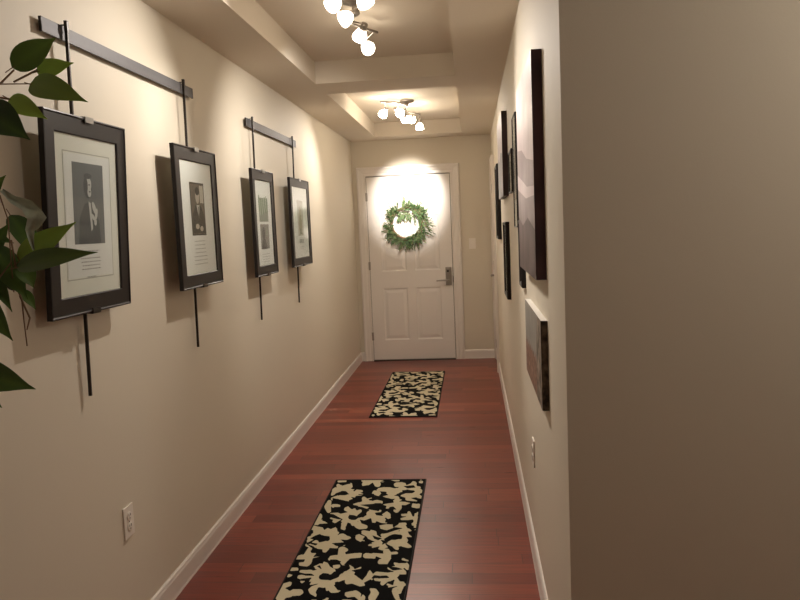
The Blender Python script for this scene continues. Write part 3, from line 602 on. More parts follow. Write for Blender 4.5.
[(107,954),(99,912),(97,891),(101,876),(109,871),(119,876),(128,891),(135,912),(136,932),(128,965),(126,974),(122,977),(116,974),(111,966)],
[(117,889),(116,872),(119,859),(126,854),(134,859),(168,897),(171,903),(174,912),(174,920),(173,926),(170,928),(139,923),(130,918),(123,906)],
[(9,850),(7,834),(10,822),(16,818),(56,838),(61,841),(66,849),(70,859),(71,869),(69,877),(65,880),(30,881),(22,877),(14,865)],
[(-2,802),(-3,791),(-2,783),(17,749),(21,746),(26,749),(32,757),(35,768),(36,779),(35,787),(16,821),(12,824),(7,821),(2,813)],
[(16,768),(15,757),(17,749),(34,713),(39,709),(47,713),(53,724),(58,739),(60,754),(57,764),(35,787),(30,790),(25,787),(20,779)],
[(11,889),(10,877),(11,868),(16,865),(52,868),(59,872),(66,882),(70,896),(72,909),(69,919),(64,923),(27,913),(21,910),(15,901)],
[(239,808),(239,790),(242,776),(249,771),(258,776),(265,790),(287,828),(291,841),(291,853),(288,862),(284,865),(278,862),(252,838),(244,825)],
[(238,788),(237,776),(240,766),(261,727),(268,722),(276,727),(284,741),(289,759),(289,778),(285,791),(278,796),(253,814),(247,810),(241,801)],
[(258,759),(257,741),(261,727),(268,722),(312,740),(322,746),(331,762),(336,784),(336,805),(332,821),(323,827),(314,821),(270,791),(262,778)],
[(299,784),(299,762),(303,746),(312,740),(322,746),(352,794),(363,815),(370,843),(370,871),(364,891),(353,898),(340,891),(329,871),(305,805)],
[(322,843),(321,815),(327,794),(338,786),(352,794),(383,833),(391,847),(395,866),(395,885),(391,899),(383,904),(353,898),(340,891),(329,871)],
[(307,784),(301,730),(301,719),(303,711),(307,708),(312,711),(317,719),(334,766),(338,784),(338,802),(335,815),(328,820),(319,815),(312,802)],
[(315,900),(314,890),(317,883),(321,880),(359,866),(367,871),(374,883),(378,900),(378,917),(374,929),(367,934),(326,921),(321,918),(317,910)],
[(348,900),(348,883),(352,871),(359,866),(367,871),(389,899),(394,909),(397,923),(397,936),(394,946),(389,949),(382,946),(359,929),(352,917)],
[(356,827),(356,818),(358,811),(392,754),(396,751),(400,754),(403,760),(405,770),(405,779),(403,785),(369,842),(366,844),(362,842),(358,836)],
[(390,770),(390,760),(392,754),(428,711),(432,708),(437,711),(442,719),(444,731),(444,742),(441,750),(403,785),(400,788),(396,785),(392,779)],
[(396,859),(396,845),(399,835),(405,831),(435,836),(445,842),(453,857),(457,878),(457,898),(452,913),(444,918),(434,913),(404,883),(399,873)],
[(422,878),(422,857),(427,842),(435,836),(473,813),(483,819),(491,834),(495,855),(494,875),(489,890),(481,896),(444,918),(434,913),(426,898)],
[(459,855),(459,834),(466,775),(471,759),(480,753),(489,759),(498,775),(502,796),(501,818),(494,875),(489,890),(481,896),(471,890),(463,875)],
[(447,736),(448,713),(453,697),(462,691),(472,697),(480,713),(498,775),(502,796),(501,818),(496,833),(487,839),(478,833),(470,818),(452,758)],
[(466,706),(467,691),(470,680),(476,676),(483,680),(500,697),(504,705),(506,716),(506,727),(503,735),(499,738),(481,736),(475,732),(469,721)],
[(477,803),(478,786),(482,772),(489,767),(497,772),(526,821),(529,828),(531,836),(530,845),(528,851),(524,854),(495,839),(487,834),(481,821)],
[(464,878),(465,861),(469,848),(476,843),(484,848),(516,897),(519,903),(521,911),(520,920),(518,926),(515,928),(482,911),(474,907),(468,895)],
[(430,900),(430,887),(433,877),(439,873),(445,877),(451,887),(463,928),(464,936),(464,944),(462,950),(459,952),(455,950),(438,924),(433,914)],
[(368,900),(368,883),(372,871),(379,866),(387,871),(394,883),(414,922),(417,934),(416,945),(414,954),(409,957),(403,954),(379,929),(372,917)],
[(396,934),(396,922),(399,914),(404,910),(409,914),(414,922),(425,964),(428,977),(427,990),(424,999),(419,1003),(413,1000),(408,990),(405,977)],
[(308,1005),(307,991),(311,980),(317,976),(353,976),(360,980),(366,991),(370,1005),(370,1019),(367,1030),(361,1034),(325,1034),(318,1030),(311,1020)],
[(344,1005),(344,991),(347,980),(353,976),(393,982),(402,987),(410,1001),(414,1020),(414,1039),(409,1052),(402,1057),(393,1052),(354,1030),(348,1019)],
[(394,967),(394,949),(398,935),(406,930),(414,935),(422,949),(442,998),(447,1020),(447,1042),(442,1057),(432,1063),(422,1057),(413,1042),(398,984)],
[(399,1059),(399,1041),(408,998),(413,981),(423,975),(433,981),(442,998),(447,1020),(447,1042),(442,1057),(428,1091),(420,1096),(411,1091),(404,1078)],
[(382,1068),(382,1057),(384,1049),(404,1027),(412,1022),(421,1027),(429,1041),(433,1059),(433,1077),(428,1091),(420,1096),(394,1089),(389,1086),(384,1078)],
[(414,999),(414,983),(418,971),(425,966),(453,961),(458,964),(463,972),(465,984),(465,995),(462,1003),(438,1026),(432,1030),(424,1026),(417,1015)],
[(188,934),(188,921),(190,911),(196,907),(202,911),(219,928),(224,935),(227,945),(227,955),(225,962),(221,965),(205,960),(198,957),(192,947)],
[(190,1021),(181,945),(179,928),(183,916),(189,912),(198,916),(205,928),(210,945),(231,1020),(232,1042),(227,1058),(218,1064),(207,1058),(197,1043)],
[(190,1021),(189,998),(194,982),(203,976),(214,982),(224,998),(231,1020),(243,1076),(243,1090),(240,1100),(235,1104),(228,1100),(221,1090),(197,1043)],
[(147,1031),(146,1017),(148,1007),(154,1003),(201,993),(210,998),(219,1012),(225,1031),(226,1050),(222,1063),(214,1068),(165,1059),(158,1056),(151,1045)],
[(205,1031),(204,1012),(208,998),(215,993),(266,977),(273,980),(280,991),(284,1005),(284,1020),(281,1030),(236,1063),(228,1068),(219,1063),(210,1050)],
[(258,1006),(257,991),(260,980),(266,977),(295,975),(301,979),(307,988),(310,1001),(311,1014),(308,1023),(303,1026),(275,1034),(268,1030),(262,1020)],
[(486,1044),(487,1030),(490,1020),(496,1016),(506,1019),(512,1023),(517,1032),(520,1044),(519,1057),(516,1066),(511,1069),(501,1072),(495,1068),(489,1058)],
[(26,967),(24,952),(27,942),(36,905),(40,903),(45,905),(50,913),(53,923),(54,933),(54,982),(51,993),(46,997),(38,993),(31,982)],
[(26,967),(24,952),(27,942),(32,938),(40,942),(47,952),(76,1009),(83,1032),(86,1053),(82,1069),(73,1075),(62,1069),(51,1054),(43,1032)],
[(45,1084),(43,1067),(41,1009),(44,993),(53,987),(65,993),(76,1009),(83,1032),(86,1053),(78,1100),(75,1112),(68,1117),(59,1112),(51,1100)],
[(26,1094),(24,1082),(26,1073),(46,1054),(53,1049),(62,1054),(70,1066),(76,1083),(78,1100),(75,1112),(68,1117),(43,1118),(36,1115),(30,1106)],
[(49,1010),(47,994),(50,983),(56,978),(100,977),(106,980),(111,988),(115,1000),(116,1011),(114,1019),(110,1022),(70,1042),(62,1038),(54,1026)],
[(-5,1028),(-6,1018),(-4,1011),(34,978),(41,974),(49,978),(57,990),(62,1006),(64,1022),(61,1034),(55,1038),(9,1047),(4,1044),(-1,1037)],
[(-6,1144),(-7,1134),(-6,1126),(-1,1123),(25,1122),(30,1124),(34,1131),(37,1140),(38,1149),(37,1155),(33,1158),(9,1165),(3,1162),(-2,1154)],
[(-5,1197),(-7,1188),(-5,1182),(-1,1179),(18,1175),(23,1177),(27,1184),(31,1192),(32,1201),(30,1207),(26,1210),(7,1213),(2,1211),(-2,1205)],
[(47,1163),(46,1155),(47,1148),(51,1146),(97,1143),(105,1147),(113,1158),(118,1172),(119,1187),(116,1197),(110,1201),(59,1181),(54,1178),(50,1172)],
[(90,1173),(88,1158),(91,1147),(97,1143),(105,1147),(141,1181),(150,1193),(156,1210),(157,1227),(154,1239),(146,1244),(137,1240),(102,1197),(95,1187)],
[(49,1211),(48,1203),(50,1196),(53,1194),(104,1173),(111,1176),(119,1187),(124,1201),(125,1215),(122,1226),(116,1229),(61,1228),(56,1226),(52,1220)],
[(72,1252),(71,1244),(73,1238),(102,1196),(108,1192),(116,1195),(123,1206),(128,1220),(129,1234),(126,1244),(120,1248),(84,1268),(80,1266),(75,1260)],
[(78,1073),(77,1064),(79,1057),(83,1055),(88,1057),(121,1087),(128,1098),(133,1113),(134,1128),(131,1139),(125,1143),(117,1139),(110,1128),(81,1082)],
[(105,1114),(104,1098),(106,1087),(113,1083),(149,1085),(162,1091),(173,1109),(181,1133),(183,1156),(178,1173),(168,1180),(156,1174),(117,1139),(110,1128)],
[(142,1123),(135,1073),(135,1064),(136,1057),(140,1054),(145,1057),(149,1064),(170,1105),(175,1123),(177,1141),(173,1154),(166,1158),(156,1154),(148,1141)],
[(165,1133),(164,1118),(167,1107),(173,1103),(209,1092),(213,1094),(216,1099),(219,1107),(219,1114),(218,1120),(191,1158),(185,1162),(177,1158),(170,1148)],
[(111,1157),(110,1139),(113,1126),(121,1121),(187,1127),(195,1131),(202,1142),(207,1156),(208,1171),(205,1181),(198,1185),(135,1191),(126,1187),(117,1174)],
[(119,1281),(118,1274),(123,1222),(126,1209),(134,1205),(143,1209),(151,1222),(157,1238),(158,1255),(155,1267),(131,1292),(128,1294),(125,1292),(121,1287)],
[(122,1337),(121,1322),(133,1256),(136,1246),(142,1242),(149,1246),(156,1256),(161,1269),(162,1283),(155,1352),(152,1364),(145,1368),(136,1364),(128,1353)],
[(122,1337),(121,1322),(124,1310),(131,1306),(140,1310),(148,1321),(165,1360),(167,1368),(168,1375),(166,1381),(163,1383),(158,1381),(136,1364),(128,1353)],
[(139,1266),(138,1249),(141,1237),(149,1233),(190,1236),(200,1241),(210,1255),(216,1274),(217,1293),(213,1307),(205,1312),(162,1298),(153,1294),(145,1282)],
[(179,1275),(177,1256),(182,1241),(190,1236),(209,1243),(215,1246),(221,1254),(224,1265),(225,1276),(222,1284),(213,1307),(205,1312),(195,1307),(185,1293)],
[(187,1336),(183,1292),(182,1279),(185,1269),(191,1265),(199,1269),(205,1279),(210,1292),(211,1306),(201,1343),(199,1348),(196,1349),(193,1348),(189,1343)],
[(195,1296),(194,1280),(197,1268),(204,1263),(213,1268),(221,1280),(256,1339),(260,1353),(261,1367),(257,1377),(251,1381),(243,1377),(236,1367),(200,1312)],
[(232,1353),(231,1339),(234,1328),(241,1324),(269,1326),(275,1329),(281,1337),(285,1349),(285,1361),(282,1369),(277,1372),(251,1381),(243,1377),(236,1367)],
[(203,1247),(203,1240),(204,1235),(227,1214),(231,1211),(235,1214),(239,1220),(242,1228),(242,1236),(240,1243),(216,1259),(213,1261),(209,1259),(206,1254)],
[(226,1228),(225,1220),(227,1214),(244,1170),(250,1166),(258,1169),(264,1180),(269,1194),(269,1208),(266,1219),(240,1243),(237,1245),(232,1243),(228,1237)],
[(244,1113),(243,1101),(246,1092),(251,1089),(257,1092),(274,1112),(280,1120),(283,1132),(284,1144),(281,1153),(276,1156),(270,1153),(253,1133),(247,1125)],
[(244,1191),(243,1170),(248,1156),(266,1117),(274,1112),(283,1117),(291,1130),(296,1148),(296,1165),(283,1210),(279,1224),(270,1230),(260,1225),(250,1210)],
[(244,1191),(243,1170),(248,1156),(257,1150),(267,1155),(303,1196),(314,1213),(321,1237),(322,1260),(316,1277),(306,1283),(293,1277),(282,1260),(250,1210)],
[(275,1237),(274,1213),(280,1196),(291,1189),(303,1196),(350,1255),(356,1264),(359,1276),(359,1288),(356,1297),(350,1300),(306,1283),(293,1277),(282,1260)],
[(275,1152),(274,1142),(277,1134),(281,1131),(315,1112),(318,1114),(321,1118),(323,1124),(323,1130),(321,1134),(292,1169),(288,1172),(283,1169),(278,1162)],
[(235,1250),(232,1210),(231,1193),(235,1180),(242,1175),(252,1180),(260,1192),(265,1209),(265,1226),(262,1238),(252,1267),(248,1269),(243,1267),(238,1260)],
[(259,1246),(259,1233),(262,1222),(268,1219),(276,1222),(282,1232),(286,1246),(287,1260),(283,1294),(281,1300),(278,1302),(274,1300),(270,1294),(267,1286)],
[(348,1212),(348,1195),(353,1151),(356,1143),(361,1140),(367,1143),(372,1151),(375,1163),(381,1212),(381,1229),(377,1241),(369,1245),(361,1241),(353,1229)],
[(339,1236),(339,1228),(348,1195),(352,1183),(360,1178),(369,1183),(376,1195),(381,1212),(381,1229),(377,1241),(369,1245),(350,1253),(345,1251),(342,1245)],
[(455,1079),(455,1073),(456,1069),(459,1067),(462,1069),(486,1085),(493,1096),(496,1111),(495,1126),(491,1137),(485,1141),(478,1137),(472,1126),(456,1085)],
[(468,1111),(469,1096),(472,1085),(499,1068),(505,1064),(512,1067),(517,1077),(520,1091),(520,1104),(516,1114),(491,1137),(485,1141),(478,1137),(472,1126)],
[(495,1091),(496,1078),(499,1068),(505,1064),(512,1067),(517,1077),(530,1109),(532,1121),(532,1132),(529,1141),(523,1144),(518,1141),(513,1133),(498,1105)],
[(432,1125),(432,1118),(434,1112),(438,1110),(481,1105),(490,1110),(497,1123),(501,1140),(501,1158),(496,1171),(488,1175),(480,1171),(437,1138),(434,1133)],
[(468,1141),(469,1123),(474,1110),(481,1105),(490,1110),(510,1144),(516,1155),(519,1169),(519,1183),(515,1194),(508,1198),(501,1194),(480,1171),(472,1158)],
[(369,1180),(369,1169),(372,1160),(377,1157),(433,1163),(439,1167),(445,1176),(448,1189),(447,1202),(444,1211),(438,1214),(383,1203),(377,1200),(372,1191)],
[(423,1189),(423,1176),(427,1167),(433,1163),(469,1161),(479,1167),(488,1182),(493,1203),(493,1224),(487,1240),(477,1245),(467,1240),(432,1211),(426,1202)],
[(385,1227),(385,1218),(387,1212),(391,1210),(437,1204),(443,1207),(448,1215),(450,1226),(450,1237),(447,1245),(442,1248),(396,1243),(391,1241),(388,1235)],
[(417,1263),(417,1253),(420,1246),(456,1213),(465,1208),(474,1213),(482,1226),(486,1244),(485,1262),(480,1275),(472,1279),(429,1282),(424,1279),(419,1272)],
[(451,1244),(452,1227),(456,1213),(465,1208),(474,1213),(510,1238),(516,1248),(519,1262),(518,1275),(514,1285),(508,1289),(472,1279),(463,1275),(455,1262)],
[(454,1298),(454,1286),(457,1277),(489,1258),(496,1254),(504,1258),(510,1269),(513,1283),(513,1298),(508,1309),(502,1313),(468,1322),(462,1319),(457,1310)],
[(484,1284),(485,1269),(489,1258),(496,1254),(518,1260),(523,1262),(526,1268),(528,1276),(527,1284),(525,1290),(508,1309),(502,1313),(494,1309),(488,1298)],
[(474,1333),(474,1320),(478,1310),(484,1307),(491,1310),(496,1320),(515,1360),(519,1375),(518,1390),(514,1401),(506,1405),(498,1401),(492,1390),(477,1346)],
[(492,1350),(493,1337),(508,1296),(511,1288),(516,1285),(522,1288),(526,1296),(529,1306),(528,1317),(517,1362),(514,1371),(508,1375),(501,1372),(495,1362)],
[(-2,1304),(-5,1285),(-1,1271),(24,1253),(30,1249),(37,1252),(45,1262),(50,1276),(51,1290),(49,1299),(34,1335),(26,1340),(15,1335),(5,1322)],
[(-7,1373),(-10,1350),(-5,1285),(-1,1271),(7,1266),(17,1271),(28,1284),(35,1303),(37,1322),(43,1396),(39,1412),(29,1418),(16,1413),(3,1396)],
[(1,1356),(-1,1337),(2,1322),(11,1317),(87,1317),(94,1320),(101,1330),(106,1343),(107,1356),(104,1365),(99,1369),(31,1394),(20,1389),(9,1375)],
[(281,1361),(280,1349),(283,1341),(288,1338),(321,1323),(328,1326),(334,1335),(338,1348),(338,1361),(335,1370),(329,1374),(296,1384),(290,1381),(284,1372)],
[(312,1349),(311,1336),(315,1326),(321,1323),(328,1326),(360,1359),(367,1370),(371,1385),(372,1400),(368,1411),(361,1415),(352,1411),(322,1371),(316,1361)],
[(380,1317),(380,1307),(383,1301),(387,1298),(392,1301),(410,1315),(417,1327),(421,1342),(421,1357),(417,1369),(410,1373),(402,1369),(394,1358),(383,1326)],
[(383,1385),(383,1370),(390,1327),(394,1315),(402,1311),(410,1315),(417,1327),(421,1342),(421,1357),(414,1399),(410,1410),(403,1414),(394,1411),(387,1400)],
[(208,1387),(207,1380),(209,1374),(212,1372),(217,1374),(220,1380),(223,1387),(223,1395),(222,1400),(218,1402),(214,1400),(210,1395)]],
[[(17,50),(65,58),(59,-3),(110,5),(153,19),(165,100),(188,119),(210,77),(232,233),(204,203),(177,149),(152,130),(135,190),(127,178),(135,136),(115,118),(99,49),(72,48),(74,73),(45,98),(48,60)],
[(11,263),(28,240),(56,206),(59,177),(87,183),(101,218),(93,247),(68,247),(50,223),(35,258),(21,274)],
[(32,353),(52,325),(78,364),(110,370),(138,387),(132,327),(161,327),(127,271),(164,288),(186,283),(198,350),(162,360),(158,387),(190,403),(198,458),(186,458),(175,414),(132,402),(118,418),(121,457),(68,456),(65,417),(103,423),(102,397),(65,375),(48,369)],
[(163,231),(215,235),(209,252),(169,243)],
[(188,129),(209,77),(222,43),(242,104),(269,131),(263,157),(243,182),(239,239),(201,219)],
[(265,24),(296,-3),(331,11),(368,40),(346,66),(351,113),(381,127),(364,146),(334,126),(301,125),(303,65),(296,38)],
[(373,-8),(431,0),(481,22),(528,9),(519,23),(482,36),(457,28),(446,69),(425,95),(417,61),(381,33)],
[(488,56),(522,71),(538,238),(523,226),(522,175),(509,149),(512,123),(491,90)],
[(379,248),(402,204),(438,193),(431,160),(455,174),(476,206),(459,224),(431,218),(411,242),(404,273)],
[(248,220),(234,257),(253,294),(233,312),(244,330),(283,319),(315,337),(321,355),(338,367),(364,356),(383,303),(363,308),(338,290),(312,295),(300,271),(338,247),(305,196),(281,189),(294,221),(285,264),(260,246)],
[(257,424),(276,366),(312,367),(320,396),(286,413),(253,458),(247,446)],
[(405,345),(430,309),(450,334),(505,346),(525,323),(528,370),(507,381),(471,369),(443,351)],
[(443,403),(471,369),(482,392),(478,426),(495,449),(504,461),(444,461)],
[(362,425),(383,414),(405,460),(366,460)],
[(62,420),(106,415),(123,386),(110,386),(104,432),(124,444),(105,460),(133,494),(79,488)],
[(27,509),(82,526),(90,548),(52,547),(56,569),(90,590),(88,606),(85,652),(47,610),(32,600),(42,563)],
[(76,605),(107,637),(122,606),(138,575),(134,621),(143,652),(149,707),(177,727),(188,756),(155,765),(145,798),(150,746),(138,736),(121,667),(97,652)],
[(-2,656),(57,662),(88,647),(83,687),(69,721),(54,687),(18,672)],
[(160,554),(168,527),(191,533),(204,559),(228,522),(244,517),(231,544),(221,560),(205,596),(188,596),(169,580)],
[(181,717),(196,697),(207,663),(224,693),(260,737),(256,765),(238,780),(234,803),(244,840),(214,849),(184,840),(207,831),(223,808),(185,775)],
[(15,867),(33,840),(59,812),(44,779),(95,789),(110,812),(106,844),(77,840),(51,830),(32,871),(31,885)],
[(-6,755),(22,750),(11,774),(2,788)],
[(246,445),(265,388),(318,389),(324,435),(298,474),(257,456)],
[(325,446),(338,446),(390,441),(385,475),(405,502),(430,497),(452,459),(442,442),(479,426),(486,459),(525,460),(512,514),(480,481),(467,481),(465,514),(428,519),(430,546),(469,551),(433,577),(431,598),(453,609),(505,588),(498,609),(467,624),(481,649),(487,669),(509,689),(526,699),(513,738),(489,699),(482,654),(467,629),(435,634),(432,654),(412,694),(404,659),(417,629),(364,628),(361,603),(386,572),(378,513),(355,480),(334,523),(345,545),(306,534),(293,501),(326,491)],
[(249,643),(280,592),(293,628),(336,638),(374,649),(339,664),(348,703),(370,718),(349,747),(338,756),(331,727),(310,722),(286,698),(282,668)],
[(217,511),(243,511),(222,544)],
[(388,840),(399,799),(434,790),(424,766),(452,776),(463,804),(453,822),(432,813),(416,803),(400,840),(385,849)],
[(248,717),(256,717),(263,765),(292,794),(303,822),(344,858),(317,863),(277,831),(284,794),(257,775)],
[(364,831),(384,840),(407,867),(380,867)],
[(16,854),(38,865),(69,876),(64,898),(37,881)],
[(48,957),(69,919),(90,951),(118,972),(156,972),(157,930),(172,935),(181,993),(153,1008),(151,1044),(163,1059),(158,1078),(115,1049),(108,1059),(119,1088),(97,1113),(96,1132),(125,1141),(105,1151),(72,1122),(25,1118),(10,1094),(0,1069),(8,1044),(45,1044),(46,1069),(24,1074),(31,1103),(69,1113),(83,1093),(78,1029),(116,1009),(76,1019),(85,972)],
[(136,870),(177,881),(196,881),(194,898),(162,903)],
[(160,1044),(192,1044),(216,1063),(200,1088),(176,1078),(163,1059)],
[(-25,1170),(3,1156),(33,1151),(45,1165),(75,1179),(74,1193),(46,1188),(34,1211),(65,1229),(66,1251),(83,1268),(100,1229),(113,1219),(107,1259),(120,1281),(164,1263),(131,1290),(120,1319),(136,1353),(162,1377),(188,1401),(64,1402),(66,1374),(98,1370),(109,1345),(98,1316),(59,1312),(47,1333),(19,1308),(40,1286),(37,1260),(16,1243),(-6,1243),(-12,1269),(-23,1261),(-17,1216),(13,1216),(25,1193),(0,1179)],
[(145,1192),(154,1173),(181,1178),(189,1196),(200,1159),(226,1154),(220,1145),(186,1131),(222,1131),(238,1150),(208,1178),(185,1219),(204,1227),(180,1237),(155,1219)],
[(164,1336),(190,1297),(198,1327),(214,1347),(251,1343),(270,1309),(262,1288),(232,1284),(240,1258),(261,1231),(290,1399),(229,1400),(217,1384),(194,1392),(169,1369)],
[(217,972),(234,935),(218,898),(215,848),(243,843),(271,870),(277,843),(314,865),(294,898),(333,903),(336,925),(371,903),(363,951),(344,982),(303,972),(309,1028),(364,1033),(366,1008),(396,1033),(372,1053),(380,1087),(425,1087),(421,1125),(464,1157),(439,1167),(385,1158),(375,1181),(369,1167),(345,1121),(322,1177),(339,1204),(314,1213),(299,1168),(274,1149),(315,1130),(314,1106),(286,1116),(257,1078),(242,1092),(230,1102),(250,1033),(299,1023),(297,977),(254,972)],
[(433,992),(437,1033),(426,1091),(445,1067),(482,1077),(509,1076),(517,1062),(488,1047),(483,1032),(512,1012),(522,1012),(520,940),(505,924),(493,951),(460,946),(464,987)],
[(482,1211),(493,1184),(519,1184),(524,1246),(499,1247)],
[(381,1190),(416,1199),(414,1217),(372,1221)],
[(347,1257),(372,1226),(380,1248),(406,1256),(411,1291),(424,1295),(455,1234),(444,1273),(454,1299),(502,1281),(475,1303),(469,1340),(480,1388),(420,1397),(421,1341),(404,1308),(370,1304),(381,1349),(357,1354),(350,1390),(348,1350),(327,1321),(283,1334),(279,1359),(310,1399),(270,1399),(258,1334),(266,1309),(249,1284),(243,1249),(258,1240),(273,1275),(297,1266),(335,1291),(355,1283)],
[(502,1348),(511,1352),(519,1289),(527,1281),(529,1396),(513,1396)],
[(393,930),(428,903),(436,935)],
[(6,41),(67,32),(97,61),(39,84)],
[(28,287),(67,306),(137,344),(196,309),(195,345),(150,384),(93,353),(38,337)],
[(196,390),(296,371),(346,407),(345,451),(316,436),(311,487),(284,450),(246,420)],
[(61,462),(109,448),(150,491),(115,513)],
[(36,504),(77,518),(139,587),(118,587),(69,560)],
[(226,588),(273,615),(311,654),(245,641)],
[(447,409),(528,453),(509,490),(473,452)],
[(367,767),(382,726),(420,686),(462,699),(424,726),(391,755)],
[(469,656),(512,669),(515,711),(483,701)],
[(487,804),(522,804),(527,862),(501,846)],
[(317,779),(346,803),(372,815),(355,839),(333,822)],
[(428,907),(446,945),(494,936),(530,907),(535,962),(487,966),(438,958)],
[(8,873),(56,907),(86,958),(49,923)],
[(129,873),(187,862),(225,873),(193,896)],
[(-3,802),(4,716),(16,724),(15,790)],
[(4,985),(20,907),(33,919),(26,996)],
[(58,1177),(105,1180),(123,1199),(82,1199)],
[(70,1226),(113,1214),(111,1246),(74,1246)],
[(113,1109),(125,1099),(144,1143)],
[(170,1109),(179,1085),(193,1133)],
[(226,1109),(255,1088),(267,1128),(253,1158)],
[(269,1088),(310,1078),(307,1118),(287,1138)],
[(238,1252),(253,1239),(313,1331),(286,1326)],
[(392,1200),(436,1192),(452,1215),(403,1221)],
[(443,1259),(475,1227),(472,1280)],
[(426,1107),(473,1117),(503,1136),(458,1148)],
[(-38,446),(10,432),(10,489)],
[(408,109),(467,94),(482,134),(436,147)],
[(165,104),(199,87),(265,123),(209,155)],
[(44,653),(93,632),(124,679),(98,709)],
[(293,1026),(306,1016),(314,1037),(306,1047)],
[(510,1015),(538,1005),(538,1067),(492,1026)],
[(54,216),(53,205),(55,197),(58,194),(88,189),(93,193),(99,203),(102,217),(103,230),(101,240),(97,243),(66,238),(61,235),(57,227)],
[(22,268),(22,265),(23,263),(60,212),(61,211),(63,212),(65,216),(67,221),(67,226),(66,229),(27,274),(26,274),(25,274),(23,271)],
[(426,207),(426,198),(428,192),(431,190),(464,178),(468,182),(472,190),(474,201),(474,212),(471,220),(468,223),(434,224),(431,222),(428,215)],
[(392,255),(392,251),(393,248),(430,200),(432,198),(434,200),(436,204),(437,209),(437,215),(436,219),(397,261),(395,262),(394,261),(393,258)],
[(163,556),(162,547),(164,540),(167,537),(195,537),(200,541),(204,549),(207,560),(208,572),(206,580),(202,583),(173,575),(169,572),(165,565)],
[(195,560),(195,556),(195,553),(226,523),(228,522),(230,523),(232,526),(233,531),(233,536),(232,539),(201,567),(200,569),(198,567),(196,564)],
[(225,531),(225,526),(226,523),(245,504),(247,503),(248,504),(249,506),(250,509),(250,512),(249,515),(232,539),(231,540),(229,539),(227,536)],
[(53,814),(52,804),(53,797),(57,794),(97,789),(105,793),(112,804),(116,819),(118,834),(115,845),(109,849),(66,834),(61,832),(56,824)],
[(16,878),(15,874),(16,871),(48,809),(50,808),(52,809),(54,812),(55,817),(56,821),(55,824),(22,884),(21,885),(19,884),(17,881)],
[(417,796),(418,786),(420,779),(424,776),(454,773),(460,777),(466,787),(468,801),(468,815),(465,825),(459,828),(428,816),(424,813),(420,806)],
[(377,880),(377,876),(378,874),(424,799),(426,798),(428,799),(430,803),(431,808),(431,813),(430,817),(383,886),(381,887),(379,886),(378,884)],
[(143,1210),(142,1199),(144,1191),(149,1188),(176,1188),(182,1191),(187,1199),(191,1210),(192,1221),(189,1229),(185,1232),(157,1232),(152,1229),(146,1221)],
[(187,1219),(186,1214),(187,1211),(212,1169),(214,1168),(216,1169),(217,1172),(218,1175),(219,1179),(218,1182),(195,1228),(193,1229),(191,1228),(188,1224)],
[(212,1176),(211,1172),(212,1169),(231,1146),(233,1145),(234,1146),(236,1149),(237,1152),(237,1156),(237,1158),(218,1182),(216,1183),(214,1182),(213,1179)],
[(509,1216),(509,1206),(512,1198),(517,1195),(533,1195),(539,1197),(543,1205),(545,1216),(545,1227),(542,1234),(537,1237),(521,1237),(515,1235),(511,1227)]])
def rug_pattern(W, L, step):
    """cream scroll pattern as a value per vertex: the black shapes are rasterised, then softened"""
    s = .002; nx, ny = int(round(W / s)) + 1, int(round(L / s)) + 1
    X, Y = np.meshgrid(np.arange(nx) * s * 1000, np.arange(ny) * s * 1000); black = np.ones(X.shape, bool)
    def fill(pts, val):
        P = np.array(pts, float); x0, x1, y0, y1 = P[:, 0].min(), P[:, 0].max(), P[:, 1].min(), P[:, 1].max()
        i0, i1 = max(0, int(x0 / 2)), min(nx, int(x1 / 2) + 2); j0, j1 = max(0, int(y0 / 2)), min(ny, int(y1 / 2) + 2)
        if i0 >= i1 or j0 >= j1: return
        x, y = X[j0:j1, i0:i1], Y[j0:j1, i0:i1]; c = np.zeros(x.shape, bool)
        for k in range(len(P)):
            (ax, ay), (bx, by) = P[k], P[k - 1]
            if ay == by: continue
            m = ((ay > y) != (by > y)) & (x < (bx - ax) * (y - ay) / (by - ay) + ax); c ^= m
        black[j0:j1, i0:i1][c] = val
    for p in CREAM:
        fill(p, False)
        q = [(a, b + 940) for a, b in p]          # the design repeats towards the near end
        if min(b for a, b in q) > 1385: fill(q, False)
    for p in EYES:
        fill(p, True); q = [(a, b + 940) for a, b in p]
        if min(b for a, b in q) > 1385: fill(q, True)
    bw = 2
    black[:, :bw] = True; black[:, -bw:] = True; black[:3] = True; black[-3:] = True
    f = 1 - black.astype(float)
    for _ in range(3):
        p = np.pad(f, 1, mode='edge'); f = (p[:-2, 1:-1] + p[2:, 1:-1] + p[1:-1, :-2] + p[1:-1, 2:] + 2 * p[1:-1, 1:-1]) / 6
    k = int(round(step / s)); return f[::k, ::k]
def make_rug():
    W, L, st = .528, 1.744, .004
    f = rug_pattern(W, L, st); ny, nx = f.shape
    xs = np.linspace(-W / 2, W / 2, nx); ys = np.linspace(L / 2, -L / 2, ny)
    me = bpy.data.meshes.new('rug_pile'); vs = [(x, y, .008) for y in ys for x in xs]
    fs = [(j * nx + i, (j + 1) * nx + i, (j + 1) * nx + i + 1, j * nx + i + 1) for j in range(ny - 1) for i in range(nx - 1)]
    me.from_pydata(vs, [], fs); me.materials.append(M['rug'])
    a = me.attributes.new('pattern', 'FLOAT', 'POINT'); a.data.foreach_set('value', f.reshape(-1).astype(np.float32))
    t = thing('runner_rug', 'black and cream scroll patterned runner nearest the camera, its near end cut by the frame', 'rug', (-.583, 3.318, 0), group='runner rugs')
    o = bpy.data.objects.new('pile', me); C.objects.link(o); o.parent = t
    b = MB(); b.ring(-W / 2, W / 2, -L / 2, L / 2, [(0, 0), (0, -.009), (.004, -.010), (.007, -.006), (.007, 0)])
    b.v = [(x, z, -y) for x, y, z in b.v]
    b.build('binding', M['binding'], t)
    bk = MB(); bk.box(-W / 2, W / 2, -L / 2, L / 2, .0005, .0075); bk.build('backing', M['binding'], t)
    return t
rug = make_rug()
